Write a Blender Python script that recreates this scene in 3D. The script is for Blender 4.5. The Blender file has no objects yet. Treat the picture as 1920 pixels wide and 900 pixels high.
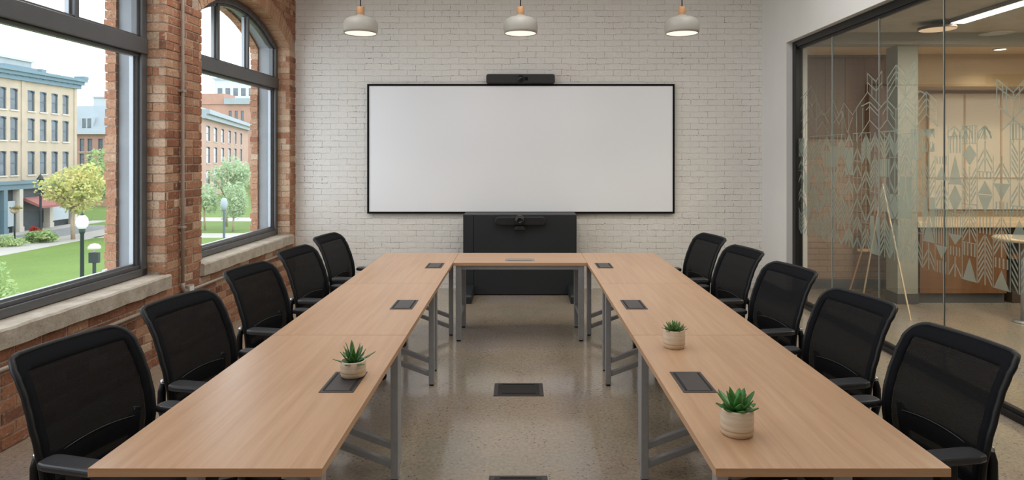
import bpy, bmesh, math, random
from mathutils import Vector, Matrix
random.seed(7)
PI = math.pi
SC = bpy.context.scene
COL = SC.collection

# ------------------------------------------------------------------ helpers
def obj(name, bm, mat=None, parent=None, smooth=False, bevel=0.0, segs=2, kind=None, uv=True):
    me = bpy.data.meshes.new(name)
    if uv:
        lay = bm.loops.layers.uv.get('UVMap') or bm.loops.layers.uv.new('UVMap')
        done = bm.faces.layers.int.get('uvdone')
        for f in bm.faces:
            if done and f[done]:
                continue
            f.normal_update()
            n = f.normal
            a = (abs(n.x), abs(n.y), abs(n.z))
            for l in f.loops:
                c = l.vert.co
                if a[0] >= a[1] and a[0] >= a[2]: l[lay].uv = (c.y, c.z)
                elif a[1] >= a[2]: l[lay].uv = (c.x, c.z)
                else: l[lay].uv = (c.x, c.y)
    if smooth:
        for f in bm.faces: f.smooth = True
    bm.to_mesh(me); bm.free()
    o = bpy.data.objects.new(name, me)
    COL.objects.link(o)
    if mat: me.materials.append(mat)
    if parent: o.parent = parent
    if bevel > 0:
        m = o.modifiers.new('Bevel', 'BEVEL'); m.width = bevel; m.segments = segs
        m.limit_method = 'ANGLE'; m.angle_limit = math.radians(40)
        m.harden_normals = False
    if kind: o['kind'] = kind
    return o

def empty(name, loc=(0, 0, 0), rotz=0.0):
    o = bpy.data.objects.new(name, None); COL.objects.link(o)
    o.empty_display_size = 0.1
    o.location = loc; o.rotation_euler = (0, 0, rotz)
    return o

def tag(o, label, cat, group=None, kind=None):
    o['label'] = label; o['category'] = cat
    if group: o['group'] = group
    if kind: o['kind'] = kind
    return o

def dup(root, parent=None):
    c = root.copy(); COL.objects.link(c)
    if parent is not None: c.parent = parent
    for ch in list(root.children): dup(ch, c)
    return c

def B():
    return bmesh.new()

def quad(bm, *pts):
    return bm.faces.new([bm.verts.new(p) for p in pts])

def box(bm, x0, x1, y0, y1, z0, z1):
    v = [bm.verts.new(p) for p in ((x0,y0,z0),(x1,y0,z0),(x1,y1,z0),(x0,y1,z0),(x0,y0,z1),(x1,y0,z1),(x1,y1,z1),(x0,y1,z1))]
    for f in ((3,2,1,0),(4,5,6,7),(0,1,5,4),(1,2,6,5),(2,3,7,6),(3,0,4,7)):
        bm.faces.new([v[i] for i in f])

def prism(bm, pts, axis, a0, a1):
    """extrude a polygon of 2D points along axis from a0 to a1"""
    def P(p, a):
        if axis == 0: return (a, p[0], p[1])
        if axis == 1: return (p[0], a, p[1])
        return (p[0], p[1], a)
    A = [bm.verts.new(P(p, a0)) for p in pts]
    Bv = [bm.verts.new(P(p, a1)) for p in pts]
    n = len(pts); fs = []
    fs.append(bm.faces.new(A)); fs.append(bm.faces.new(Bv[::-1]))
    for i in range(n):
        j = (i + 1) % n
        fs.append(bm.faces.new((A[j], A[i], Bv[i], Bv[j])))
    bmesh.ops.recalc_face_normals(bm, faces=fs)

def bar(bm, a, b, w, h, up=(0, 0, 1)):
    """rectangular bar from a to b, w wide sideways and h high"""
    a = Vector(a); b = Vector(b); d = (b - a).normalized()
    up = Vector(up)
    if abs(d.dot(up)) > 0.98: up = Vector((0, 1, 0))
    s = d.cross(up).normalized(); u = s.cross(d).normalized()
    A = [a + s*i*w/2 + u*j*h/2 for i, j in ((-1,-1),(1,-1),(1,1),(-1,1))]
    Bq = [p + (b - a) for p in A]
    va = [bm.verts.new(p) for p in A]; vb = [bm.verts.new(p) for p in Bq]
    fs = [bm.faces.new(va[::-1]), bm.faces.new(vb)]
    for i in range(4):
        j = (i+1) % 4
        fs.append(bm.faces.new((va[i], va[j], vb[j], vb[i])))
    bmesh.ops.recalc_face_normals(bm, faces=fs)

def tube(bm, pts, r, n=8, closed=False):
    pts = [Vector(p) for p in pts]; N = len(pts)
    rs = r if isinstance(r, (list, tuple)) else [r]*N
    rings = []; prev = None
    for i, p in enumerate(pts):
        if closed: d = (pts[(i+1) % N] - pts[i-1]).normalized()
        elif i == 0: d = (pts[1]-pts[0]).normalized()
        elif i == N-1: d = (pts[-1]-pts[-2]).normalized()
        else: d = (pts[i+1]-pts[i-1]).normalized()
        if prev is None:
            ref = Vector((0,0,1)) if abs(d.z) < 0.9 else Vector((1,0,0))
            s = d.cross(ref).normalized()
        else:
            s = (prev - d*prev.dot(d)).normalized()
        prev = s; u = d.cross(s)
        rings.append([bm.verts.new(p + (s*math.cos(2*PI*k/n) + u*math.sin(2*PI*k/n))*rs[i]) for k in range(n)])
    fs = []
    M = N if closed else N-1
    for i in range(M):
        a = rings[i]; b = rings[(i+1) % N]
        for k in range(n):
            fs.append(bm.faces.new((a[k], a[(k+1) % n], b[(k+1) % n], b[k])))
    if not closed:
        fs.append(bm.faces.new(rings[0][::-1])); fs.append(bm.faces.new(rings[-1]))
    bmesh.ops.recalc_face_normals(bm, faces=fs)

def lathe(bm, prof, n=32, cx=0, cy=0, cz=0):
    """prof: list of (r, z) from one end to the other; r=0 ends are closed"""
    rings = []
    for r, z in prof:
        if r <= 1e-6: rings.append([bm.verts.new((cx, cy, cz+z))])
        else: rings.append([bm.verts.new((cx+r*math.cos(2*PI*k/n), cy+r*math.sin(2*PI*k/n), cz+z)) for k in range(n)])
    fs = []
    for a, b in zip(rings, rings[1:]):
        for k in range(n):
            k2 = (k+1) % n
            if len(a) == 1 and len(b) == 1: continue
            if len(a) == 1: fs.append(bm.faces.new((a[0], b[k], b[k2])))
            elif len(b) == 1: fs.append(bm.faces.new((a[k], a[k2], b[0])))
            else: fs.append(bm.faces.new((a[k], a[k2], b[k2], b[k])))
    bmesh.ops.recalc_face_normals(bm, faces=fs)

def rbox2d(x0, x1, y0, y1, r, n=5):
    out = []
    for cx, cy, a0 in ((x1-r, y1-r, 0), (x0+r, y1-r, PI/2), (x0+r, y0+r, PI), (x1-r, y0+r, 1.5*PI)):
        for k in range(n+1):
            a = a0 + PI/2*k/n
            out.append((cx + r*math.cos(a), cy + r*math.sin(a)))
    return out

# ------------------------------------------------------------------ materials
def s2l(c):
    return tuple(((v/255)/12.92 if v/255 <= 0.04045 else ((v/255+0.055)/1.055)**2.4) for v in c)

class NT:
    def __init__(self, name):
        self.m = bpy.data.materials.new(name); self.m.use_nodes = True
        self.t = self.m.node_tree; self.t.nodes.clear()
        self.out = self.t.nodes.new('ShaderNodeOutputMaterial')
    def n(self, typ, **kw):
        nd = self.t.nodes.new(typ)
        for k, v in kw.items():
            if k.startswith('_'): setattr(nd, k[1:], v)
            else:
                key = k.replace('__', ' ')
                if key.isdigit(): key = int(key)
                nd.inputs[key].default_value = v
        return nd
    def l(self, a, b): self.t.links.new(a, b)
    def ramp(self, fac, stops):
        r = self.t.nodes.new('ShaderNodeValToRGB')
        e = r.color_ramp.elements
        while len(e) < len(stops): e.new(0.5)
        for i, (p, c) in enumerate(stops):
            e[i].position = p
            e[i].color = (*c, 1) if len(c) == 3 else c
        self.l(fac, r.inputs['Fac']); return r.outputs['Color']
    def mix(self, fac, a, b, blend='MIX'):
        m = self.t.nodes.new('ShaderNodeMix'); m.data_type = 'RGBA'; m.blend_type = blend
        for s, v in ((0, fac), (6, a), (7, b)):
            if hasattr(v, 'links') or hasattr(v, 'is_linked'): self.l(v, m.inputs[s])
            elif s == 0: m.inputs[0].default_value = v
            else: m.inputs[s].default_value = (*v, 1) if len(v) == 3 else v
        return m.outputs[2]
    def math(self, op, a, b=None, c=None):
        m = self.t.nodes.new('ShaderNodeMath'); m.operation = op
        for i, v in enumerate((a, b, c)):
            if v is None: continue
            if hasattr(v, 'is_linked'): self.l(v, m.inputs[i])
            else: m.inputs[i].default_value = v
        return m.outputs[0]
    def coord(self, kind='Object', scale=(1, 1, 1), rot=(0, 0, 0)):
        tc = self.t.nodes.new('ShaderNodeTexCoord')
        mp = self.t.nodes.new('ShaderNodeMapping')
        mp.inputs['Scale'].default_value = scale; mp.inputs['Rotation'].default_value = rot
        self.l(tc.outputs[kind], mp.inputs['Vector']); return mp.outputs['Vector']
    def noise(self, vec, scale, detail=3, rough=0.55):
        nd = self.n('ShaderNodeTexNoise', Scale=scale, Detail=detail, Roughness=rough)
        if vec: self.l(vec, nd.inputs['Vector'])
        return nd.outputs['Fac']
    def principled(self, color, rough=0.5, metal=0.0, spec=0.5, bump=None, bstr=0.2, bdist=0.01):
        p = self.t.nodes.new('ShaderNodeBsdfPrincipled')
        for key, v in (('Base Color', color), ('Roughness', rough), ('Metallic', metal), ('Specular IOR Level', spec)):
            if hasattr(v, 'is_linked'): self.l(v, p.inputs[key])
            elif key == 'Base Color': p.inputs[key].default_value = (*v, 1)
            else: p.inputs[key].default_value = v
        if bump is not None:
            b = self.n('ShaderNodeBump', Strength=bstr, Distance=bdist)
            self.l(bump, b.inputs['Height']); self.l(b.outputs['Normal'], p.inputs['Normal'])
        return p
    def finish(self, sh):
        self.l(sh.outputs[0] if hasattr(sh, 'outputs') else sh, self.out.inputs['Surface']); return self.m

def plain(name, rgb, rough=0.5, metal=0.0, var=0.08, scale=6.0, spec=0.5, bump=0.0, bscale=80.0, srgb=True):
    t = NT(name); c = s2l(rgb) if srgb else rgb
    v = t.coord('Object')
    nz = t.noise(v, scale, 4)
    col = t.ramp(nz, [(0.3, tuple(x*(1-var) for x in c)), (0.7, tuple(min(1, x*(1+var)) for x in c))])
    b = t.noise(v, bscale, 2) if bump > 0 else None
    return t.finish(t.principled(col, rough, metal, spec, b, bump, 0.002))

def emit(name, rgb, strength):
    t = NT(name); e = t.n('ShaderNodeEmission', Strength=strength)
    e.inputs['Color'].default_value = (*rgb, 1); return t.finish(e)

def glass(name, tint=(0.93, 0.96, 0.95), refl=1.0):
    t = NT(name)
    tr = t.n('ShaderNodeBsdfTransparent'); tr.inputs['Color'].default_value = (*tint, 1)
    gl = t.n('ShaderNodeBsdfGlossy', Roughness=0.0)
    lw = t.n('ShaderNodeLayerWeight', Blend=0.5)
    f = t.math('MULTIPLY', t.math('ADD', t.math('MULTIPLY', t.math('POWER', lw.outputs['Facing'], 5.0), 0.92), 0.035), refl)
    mx = t.n('ShaderNodeMixShader'); t.l(f, mx.inputs[0]); t.l(tr.outputs[0], mx.inputs[1]); t.l(gl.outputs[0], mx.inputs[2])
    return t.finish(mx)

MAT = {}
# --- real bricks: a tint stored per brick
def brick_mat():
    t = NT('red_brick')
    a = t.t.nodes.new('ShaderNodeAttribute'); a.attribute_name = 'tint'
    v = t.coord('Object')
    n1 = t.noise(v, 9, 5, 0.6); n2 = t.noise(v, 55, 4, 0.65)
    base = t.ramp(a.outputs['Fac'], [(0.0, s2l((116, 76, 58))), (0.25, s2l((150, 98, 74))), (0.5, s2l((170, 118, 90))), (0.75, s2l((188, 146, 116))), (1.0, s2l((206, 178, 152)))])
    c = t.mix(t.ramp(n1, [(0.35, (0, 0, 0)), (0.75, (1, 1, 1))]), base, s2l((178, 140, 114)), 'MIX')
    c = t.mix(0.35, base, c)
    c = t.mix(t.ramp(n2, [(0.50, (0, 0, 0)), (0.72, (0.55, 0.55, 0.55))]), c, s2l((92, 56, 44)))
    c = t.mix(t.ramp(t.noise(v, 28, 3), [(0.60, (0, 0, 0)), (0.68, (0.5, 0.5, 0.5))]), c, s2l((214, 192, 172)))
    h = t.math('ADD', n2, t.math('MULTIPLY', n1, 1.2))
    return t.finish(t.principled(c, 0.88, 0, 0.3, h, 0.7, 0.012))
MAT['brick'] = brick_mat()
def mortar_mat(name, rgb):
    t = NT(name); v = t.coord('Object'); n = t.noise(v, 60, 4)
    c = t.ramp(n, [(0.3, s2l(tuple(x*0.86 for x in rgb))), (0.7, s2l(rgb))])
    return t.finish(t.principled(c, 0.95, 0, 0.2, n, 0.6, 0.01))
MAT['mortar'] = mortar_mat('lime_mortar', (188, 168, 150))

def painted_brick(name, c_lo, c_hi, c_mort):
    t = NT(name)
    tc = t.t.nodes.new('ShaderNodeTexCoord')
    # wobble the courses a little
    nz = t.n('ShaderNodeTexNoise', Scale=5.0, Detail=3.0); t.l(tc.outputs['UV'], nz.inputs['Vector'])
    vm = t.n('ShaderNodeVectorMath', _operation='MULTIPLY_ADD')
    t.l(nz.outputs['Color'], vm.inputs[0]); vm.inputs[1].default_value = (0.030, 0.030, 0); t.l(tc.outputs['UV'], vm.inputs[2])
    nz2 = t.n('ShaderNodeTexNoise', Scale=38.0, Detail=2.0); t.l(tc.outputs['UV'], nz2.inputs['Vector'])
    vm2 = t.n('ShaderNodeVectorMath', _operation='MULTIPLY_ADD')
    t.l(nz2.outputs['Color'], vm2.inputs[0]); vm2.inputs[1].default_value = (0.010, 0.010, 0); t.l(vm.outputs[0], vm2.inputs[2])
    bt = t.n('ShaderNodeTexBrick', Scale=1.0)
    t.l(vm2.outputs[0], bt.inputs['Vector'])
    bt.inputs['Mortar Size'].default_value = 0.0045; bt.inputs['Mortar Smooth'].default_value = 0.8
    bt.inputs['Brick Width'].default_value = 0.225; bt.inputs['Row Height'].default_value = 0.078
    bt.inputs['Color1'].default_value = (*s2l(c_lo), 1); bt.inputs['Color2'].default_value = (*s2l(c_hi), 1)
    bt.inputs['Mortar'].default_value = (*s2l(c_mort), 1); bt.offset = 0.5; bt.squash = 1.0
    n1 = t.noise(tc.outputs['UV'], 14, 5, 0.6); n2 = t.noise(tc.outputs['UV'], 70, 3, 0.6)
    c = t.mix(t.ramp(n1, [(0.35, (0, 0, 0)), (0.7, (0.5, 0.5, 0.5))]), bt.outputs['Color'], s2l(c_hi))
    # chips and pits, mostly in the joints
    pit = t.math('MULTIPLY', t.ramp(n2, [(0.53, (0, 0, 0)), (0.60, (1, 1, 1))]), t.ramp(bt.outputs['Fac'], [(0.10, (0.03, 0.03, 0.03)), (0.4, (0.95, 0.95, 0.95))]))
    pit = t.math('MULTIPLY', pit, t.ramp(t.noise(tc.outputs['UV'], 3.1, 2), [(0.44, (0.05, 0.05, 0.05)), (0.60, (1, 1, 1))]))
    c = t.mix(pit, c, s2l((84, 76, 70)))
    n3 = t.noise(tc.outputs['UV'], 26, 4, 0.6)
    h = t.math('SUBTRACT', t.math('ADD', t.math('MULTIPLY', n1, 0.9), t.math('MULTIPLY', n3, 0.55)), t.math('MULTIPLY', t.math('MULTIPLY', bt.outputs['Fac'], t.ramp(t.noise(tc.outputs['UV'], 7.5, 3), [(0.34, (0.08, 0.08, 0.08)), (0.66, (1, 1, 1))])), 0.7))
    h = t.math('SUBTRACT', h, t.math('MULTIPLY', pit, 0.6))
    return t.finish(t.principled(c, 0.6, 0, 0.35, h, 0.65, 0.016))
MAT['white_brick'] = painted_brick('white_painted_brick', (226, 223, 218), (230, 227, 222), (221, 217, 211))
MAT['tan_brick'] = painted_brick('tan_painted_brick', (150, 122, 100), (172, 142, 118), (128, 102, 84))
MAT['plaster'] = plain('white_plaster', (226, 225, 222), 0.7, var=0.02, scale=2, bump=0.05)
MAT['ceiling'] = plain('ceiling_paint', (200, 198, 194), 0.8, var=0.03)
MAT['frame'] = plain('charcoal_window_metal', (98, 99, 101), 0.35, 0.3, 0.05)
MAT['alu'] = plain('grey_aluminium', (158, 162, 166), 0.35, 0.7, 0.04)
MAT['lining'] = plain('grey_stone_lining', (150, 154, 158), 0.7, var=0.05, scale=3)
MAT['black_metal'] = plain('black_anodised_metal', (30, 30, 31), 0.4, 0.3, 0.05)
MAT['baseboard'] = plain('dark_grey_baseboard', (72, 74, 77), 0.5, var=0.04)
MAT['steel'] = plain('brushed_grey_steel', (164, 166, 170), 0.38, 0.4, 0.06, 30)
MAT['conduit'] = plain('galvanised_conduit', (168, 156, 144), 0.45, 0.2, 0.08, 20)
def concrete_sill():
    t = NT('cast_concrete'); v = t.coord('Object')
    n = t.noise(v, 7, 6, 0.65); n2 = t.noise(v, 60, 4)
    c = t.ramp(n, [(0.3, s2l((160, 148, 132))), (0.55, s2l((186, 176, 162))), (0.75, s2l((204, 196, 184)))])
    c = t.mix(t.ramp(n2, [(0.62, (0, 0, 0)), (0.7, (0.4, 0.4, 0.4))]), c, s2l((120, 108, 94)))
    return t.finish(t.principled(c, 0.85, 0, 0.3, t.math('ADD', n, n2), 0.5, 0.01))
MAT['sill'] = concrete_sill()

def floor_mat():
    t = NT('polished_concrete'); v = t.coord('Object')
    big = t.noise(v, 0.8, 5, 0.6); hue = t.noise(t.coord('Object', (.9, .6, 1)), 1.0, 3, 0.5); mid = t.noise(v, 3.2, 6, 0.65); fine = t.noise(v, 45, 5, 0.7)
    c = t.ramp(big, [(0.30, s2l((138, 132, 120))), (0.48, s2l((172, 158, 138))), (0.60, s2l((166, 154, 152))), (0.78, s2l((150, 142, 126)))])
    c2 = t.ramp(mid, [(0.3, s2l((118, 106, 90))), (0.7, s2l((172, 160, 142)))])
    c = t.mix(0.42, c, c2)
    c = t.mix(0.5, c, t.ramp(hue, [(.36, s2l((140, 138, 120))), (.50, s2l((164, 146, 124))), (.62, s2l((158, 148, 152)))]))
    c = t.mix(0.30, c, t.ramp(fine, [(0.35, s2l((84, 74, 64))), (0.65, s2l((188, 176, 158)))]))
    vo = t.n('ShaderNodeTexVoronoi', Scale=34.0); t.l(v, vo.inputs['Vector'])
    sp = t.ramp(vo.outputs['Distance'], [(0.12, (1, 1, 1)), (0.24, (0, 0, 0))])
    sp = t.math('MULTIPLY', sp, t.ramp(t.noise(v, 2.4, 3), [(0.42, (0.12, 0.12, 0.12)), (0.62, (0.85, 0.85, 0.85))]))
    c = t.mix(sp, c, s2l((58, 50, 44)))
    vo2 = t.n('ShaderNodeTexVoronoi', Scale=13.0); t.l(v, vo2.inputs['Vector'])
    sp2 = t.math('MULTIPLY', t.ramp(vo2.outputs['Distance'], [(0.05, (1, 1, 1)), (0.10, (0, 0, 0))]), 0.7)
    c = t.mix(sp2, c, s2l((66, 56, 48)))
    # hairline cracks
    r = t.ramp(mid, [(0.2, (0.10, 0.10, 0.10)), (0.8, (0.22, 0.22, 0.22))])
    p = t.principled(c, r, 0, 0.5, fine, 0.05, 0.004)
    p.inputs['Coat Weight'].default_value = 0.35; p.inputs['Coat Roughness'].default_value = 0.07
    return t.finish(p)
MAT['floor'] = floor_mat()

def wood(name, rgb_a, rgb_b, rgb_c, along, rough=0.31, kind='UV', spec=0.45):
    """grain runs along axis `along` of the UV (0 = u, 1 = v)"""
    t = NT(name)
    sc = (1.1, 26, 26) if along == 0 else (26, 1.1, 26)
    v = t.coord(kind, sc)
    n = t.noise(v, 1.0, 6, 0.62)
    sc2 = (0.5, 7, 7) if along == 0 else (7, 0.5, 7)
    n2 = t.noise(t.coord(kind, sc2), 1.0, 4, 0.6)
    sc3 = (6, 150, 150) if along == 0 else (150, 6, 150)
    n3 = t.noise(t.coord(kind, sc3), 1.0, 3, 0.6)
    c = t.ramp(n, [(0.30, s2l(rgb_a)), (0.52, s2l(rgb_b)), (0.72, s2l(rgb_c))])
    c = t.mix(t.ramp(n2, [(0.35, (0, 0, 0)), (0.7, (0.45, 0.45, 0.45))]), c, s2l(rgb_c))
    c = t.mix(t.ramp(n3, [(0.52, (0, 0, 0)), (0.75, (0.3, 0.3, 0.3))]), c, s2l(rgb_a))
    return t.finish(t.principled(c, rough, 0, spec, n3, 0.06, 0.001))
OAK = ((171, 133, 102), (186, 149, 117), (198, 163, 132))
MAT['oak_y'] = wood('light_oak_lengthwise', *OAK, 1)
MAT['oak_x'] = wood('light_oak_crosswise', *OAK, 0)
MAT['edge'] = wood('oak_edge_band', (176, 134, 98), (190, 148, 112), (198, 158, 122), 0)
MAT['cap_wood'] = plain('turned_beech', (190, 142, 98), 0.5, var=0.1, scale=30)
MAT['walnut'] = wood('walnut_veneer', (96, 64, 40), (118, 80, 50), (134, 94, 62), 1, 0.5)
MAT['walnut_grey'] = wood('greyed_walnut', (98, 78, 60), (114, 92, 72), (126, 104, 84), 1, 0.55)
MAT['pale_wood'] = plain('pale_maple', (214, 188, 156), 0.45, var=0.06, scale=8)
MAT['chair_black'] = plain('black_chair_plastic', (15, 16, 18), 0.5, var=0.1, scale=10, spec=.35, bump=0.08, bscale=220)
MAT['arm_black'] = plain('soft_black_arm_pad', (46, 47, 50), 0.4, var=0.06, scale=10)  # base grey lifted to hold the blue-grey sheen of the pads
MAT['chair_fabric'] = plain('black_seat_fabric', (26, 26, 28), 0.9, var=0.15, scale=120, bump=0.3, bscale=400)
MAT['chrome'] = plain('polished_grey_metal', (190, 192, 196), 0.25, 0.9, 0.03)
MAT['border'] = plain('black_border_fabric', (15, 17, 21), 0.85, var=0.1, scale=60, spec=.12, bump=.2, bscale=500)
def mesh_fabric():
    t = NT('black_mesh_fabric'); v = t.coord('Object')
    w = t.n('ShaderNodeTexWave', Scale=70.0, Distortion=0.6, Detail=1.0); w.bands_direction = 'Z'; w.inputs['Detail Scale'].default_value = 3
    t.l(v, w.inputs['Vector'])
    c = t.ramp(w.outputs['Fac'], [(0.2, s2l((8, 9, 11))), (0.9, s2l((24, 24, 26)))])
    p = t.principled(c, 0.8, 0, 0.15, w.outputs['Fac'], 0.4, 0.002)
    tr = t.n('ShaderNodeBsdfTransparent')
    mx = t.n('ShaderNodeMixShader')
    t.l(t.ramp(w.outputs['Fac'], [(0.0, (0.05, 0.05, 0.05)), (0.7, (0.01, 0.01, 0.01))]), mx.inputs[0])
    t.l(p.outputs[0], mx.inputs[1]); t.l(tr.outputs[0], mx.inputs[2])
    return t.finish(mx)
MAT['mesh'] = mesh_fabric()
MAT['power'] = plain('dark_bronze_metal', (74, 70, 70), 0.42, 0.4, 0.05)
MAT['power_grey'] = plain('silver_grey_metal', (150, 150, 152), 0.4, 0.4, 0.05)
MAT['slot'] = plain('black_brush_slot', (16, 16, 17), 0.8, var=0.2, scale=200)
MAT['bezel'] = plain('matt_black_bezel', (5, 5, 6), 0.6, var=0.05, spec=.15)
MAT['screen'] = plain('matt_white_screen', (240, 242, 246), 0.55, var=0.005, scale=1, spec=0.3)
MAT['device'] = plain('black_device_plastic', (24, 24, 26), 0.45, var=0.08, scale=40, bump=0.05)
MAT['lens'] = plain('dark_lens_glass', (8, 8, 12), 0.06, 0.0, 0.02)
MAT['cabinet'] = plain('blue_black_lacquer', (30, 34, 38), 0.5, var=0.05, scale=3)
MAT['shade'] = plain('warm_grey_enamel', (170, 166, 158), 0.45, var=0.03, scale=5)
MAT['shade_in'] = plain('white_enamel', (240, 236, 228), 0.5, var=0.02)
MAT['cord'] = plain('black_cord', (22, 22, 22), 0.7, var=0.1)
MAT['lamp_glow'] = emit('lamp_diffuser', (1.0, 0.88, 0.70), 1.25)
MAT['lamp_bulb'] = emit('lamp_bulb', (1.0, 0.92, 0.8), 8.0)
MAT['linear_glow'] = emit('linear_light_glow', (1.0, 0.93, 0.82), 4.0)
MAT['disc_glow'] = emit('disc_light_glow', (1.0, 0.66, 0.40), 0.9)
MAT['spot_glow'] = emit('downlight_glow', (1.0, 0.9, 0.74), 5.0)
MAT['soil'] = plain('potting_soil', (48, 38, 30), 0.95, var=0.3, scale=120, bump=0.6, bscale=150)
def stoneware():
    t = NT('banded_stoneware'); v = t.coord('Object', (3, 3, 60))
    n = t.noise(v, 1.0, 5, 0.6)
    c = t.ramp(n, [(0.34, s2l((176, 142, 104))), (0.46, s2l((206, 184, 156))), (0.58, s2l((218, 204, 184))), (0.70, s2l((188, 160, 122)))])
    return t.finish(t.principled(c, 0.6, 0, 0.4, n, 0.25, 0.003))
MAT['pot'] = stoneware()
def leafmat(name, a, b, rough=0.4):
    t = NT(name); v = t.coord('Object'); n = t.noise(v, 30, 3)
    c = t.ramp(n, [(0.3, s2l(a)), (0.7, s2l(b))])
    return t.finish(t.principled(c, rough, 0, 0.5))
MAT['aloe'] = leafmat('dark_green_succulent', (30, 74, 30), (70, 128, 52))
MAT['agave'] = leafmat('green_agave_leaf', (42, 98, 44), (84, 144, 66))
MAT['sedum'] = leafmat('grey_green_succulent', (62, 100, 52), (122, 152, 88))
def film():
    t = NT('frosted_window_film')
    tr = t.n('ShaderNodeBsdfTransparent'); tr.inputs['Color'].default_value = (0.9, 0.92, 0.9, 1)
    v = t.coord('Object'); n = t.noise(v, 3, 2)
    p = t.principled(t.ramp(n, [(0.3, s2l((128, 140, 134))), (0.7, s2l((146, 156, 150)))]), 0.6, 0, 0.3)
    tl = t.n('ShaderNodeBsdfTranslucent'); tl.inputs['Color'].default_value = (*s2l((158, 170, 162)), 1)
    m1 = t.n('ShaderNodeMixShader'); m1.inputs[0].default_value = 0.45; t.l(p.outputs[0], m1.inputs[1]); t.l(tl.outputs[0], m1.inputs[2])
    m2 = t.n('ShaderNodeMixShader'); m2.inputs[0].default_value = 0.66; t.l(tr.outputs[0], m2.inputs[1]); t.l(m1.outputs[0], m2.inputs[2])
    return t.finish(m2)
MAT['film'] = film()
MAT['glass'] = glass('clear_window_glass', (0.97, 0.985, 0.98))
MAT['glass_part'] = glass('partition_glass', (0.86, 0.88, 0.86), 1.2)
MAT['seam'] = plain('polished_glass_edge', (150, 158, 156), 0.3, var=0.05)

# ------------------------------------------------------------------ room shell
YB = 8.40            # white brick wall
XL, XR = -3.0, 3.17  # brick window wall / plaster face
ZC = 4.25
LROT = -0.019
LM = Matrix.Translation((XL, 6.0, 0)) @ Matrix.Rotation(LROT, 4, 'Z') @ Matrix.Translation((-XL, -6.0, 0))
def onleft(o):
    o.matrix_world = LM; return o

bm = B(); box(bm, -3.75, 9.2, -2.6, 11.2, -0.2, 0.0)
floor = obj('floor', bm, MAT['floor'], kind='structure')
bm = B(); box(bm, -3.75, 3.4, -2.6, 8.7, ZC, ZC+0.2)
obj('ceiling', bm, MAT['ceiling'], kind='structure')
bm = B(); box(bm, -3.3, 3.40, YB, YB+0.25, 0, ZC)
obj('wall_back', bm, MAT['white_brick'], kind='structure')
bm = B(); box(bm, -3.75, 3.4, -2.6, -2.4, 0, ZC)
obj('wall_front', bm, MAT['plaster'], kind='structure')

# window wall of real bricks ------------------------------------------------
WINS = [(0.46, 2.64), (3.24, 5.42), (6.02, 8.20)]
ZS, ZSP, RISE = 0.73, 3.12, 0.34
HALF = 1.09
RAD = (HALF**2 + RISE**2)/(2*RISE)
def arcz(y, w, extra=0.0):
    c = (w[0]+w[1])/2; d = y-c
    r = RAD + extra
    if abs(d) >= r: return -1e9
    return ZSP + RISE - RAD + math.sqrt(r*r - d*d)
RING = 0.20
def in_span(y, extra=0.0):
    for w in WINS:
        if w[0]-extra < y < w[1]+extra: return w
    return None

def brick_piece(bm, tl, x0, y0, y1, z0, z1, rnd, arch=None):
    """one brick facing +X, front at x0, optional arch to clip the lower edge"""
    t = rnd.random(); t = min(1, max(0, rnd.gauss(0.48, 0.26)))
    d = rnd.uniform(-0.003, 0.004); back = x0-0.05
    e = 0.004
    j = lambda: rnd.uniform(-0.0018, 0.0018)
    if arch is None:
        f = [(x0+d, y0+e+j(), z0+e+j()), (x0+d, y1-e+j(), z0+e+j()), (x0+d, y1-e+j(), z1-e+j()), (x0+d, y0+e+j(), z1-e+j())]
        m = [(x0+d-0.005, y0, z0), (x0+d-0.005, y1, z0), (x0+d-0.005, y1, z1), (x0+d-0.005, y0, z1)]
        r = [(back, p[1], p[2]) for p in m]
        F = [bm.verts.new(p) for p in f]; M_ = [bm.verts.new(p) for p in m]; R_ = [bm.verts.new(p) for p in r]
        fs = [bm.faces.new(F)]
        for k in range(4):
            k2 = (k+1) % 4
            fs.append(bm.faces.new((M_[k], M_[k2], F[k2], F[k]))); fs.append(bm.faces.new((R_[k], R_[k2], M_[k2], M_[k])))
    else:
        n = 5; lo = []; 
        for k in range(n+1):
            y = y0+(y1-y0)*k/n
            lo.append((y, min(z1-0.001, max(z0, arcz(y, arch, RING)))))
        if all(p[1] >= z1-0.002 for p in lo): return
        bot = [bm.verts.new((x0+d, y, z)) for y, z in lo]
        top = [bm.verts.new((x0+d, y, z1)) for y, z in lo]
        botb = [bm.verts.new((back, y, z)) for y, z in lo]
        topb = [bm.verts.new((back, y, z1)) for y, z in lo]
        fs = []
        for k in range(n):
            fs.append(bm.faces.new((bot[k], bot[k+1], top[k+1], top[k])))
            fs.append(bm.faces.new((top[k], top[k+1], topb[k+1], topb[k])))
            fs.append(bm.faces.new((botb[k], botb[k+1], bot[k+1], bot[k])))
    for f in fs: f[tl] = t

def set_tint(o, fl):
    me = o.data
    a = me.attributes.new('tint', 'FLOAT', 'FACE')
    for i, v in enumerate(fl): a.data[i].value = v

def brick_obj(name, bm, tl, parent=None):
    vals = [f[tl] for f in bm.faces]
    bm.faces.layers.float.remove(tl)
    o = obj(name, bm, MAT['brick'], parent, kind='structure')
    set_tint(o, vals); return o

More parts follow.
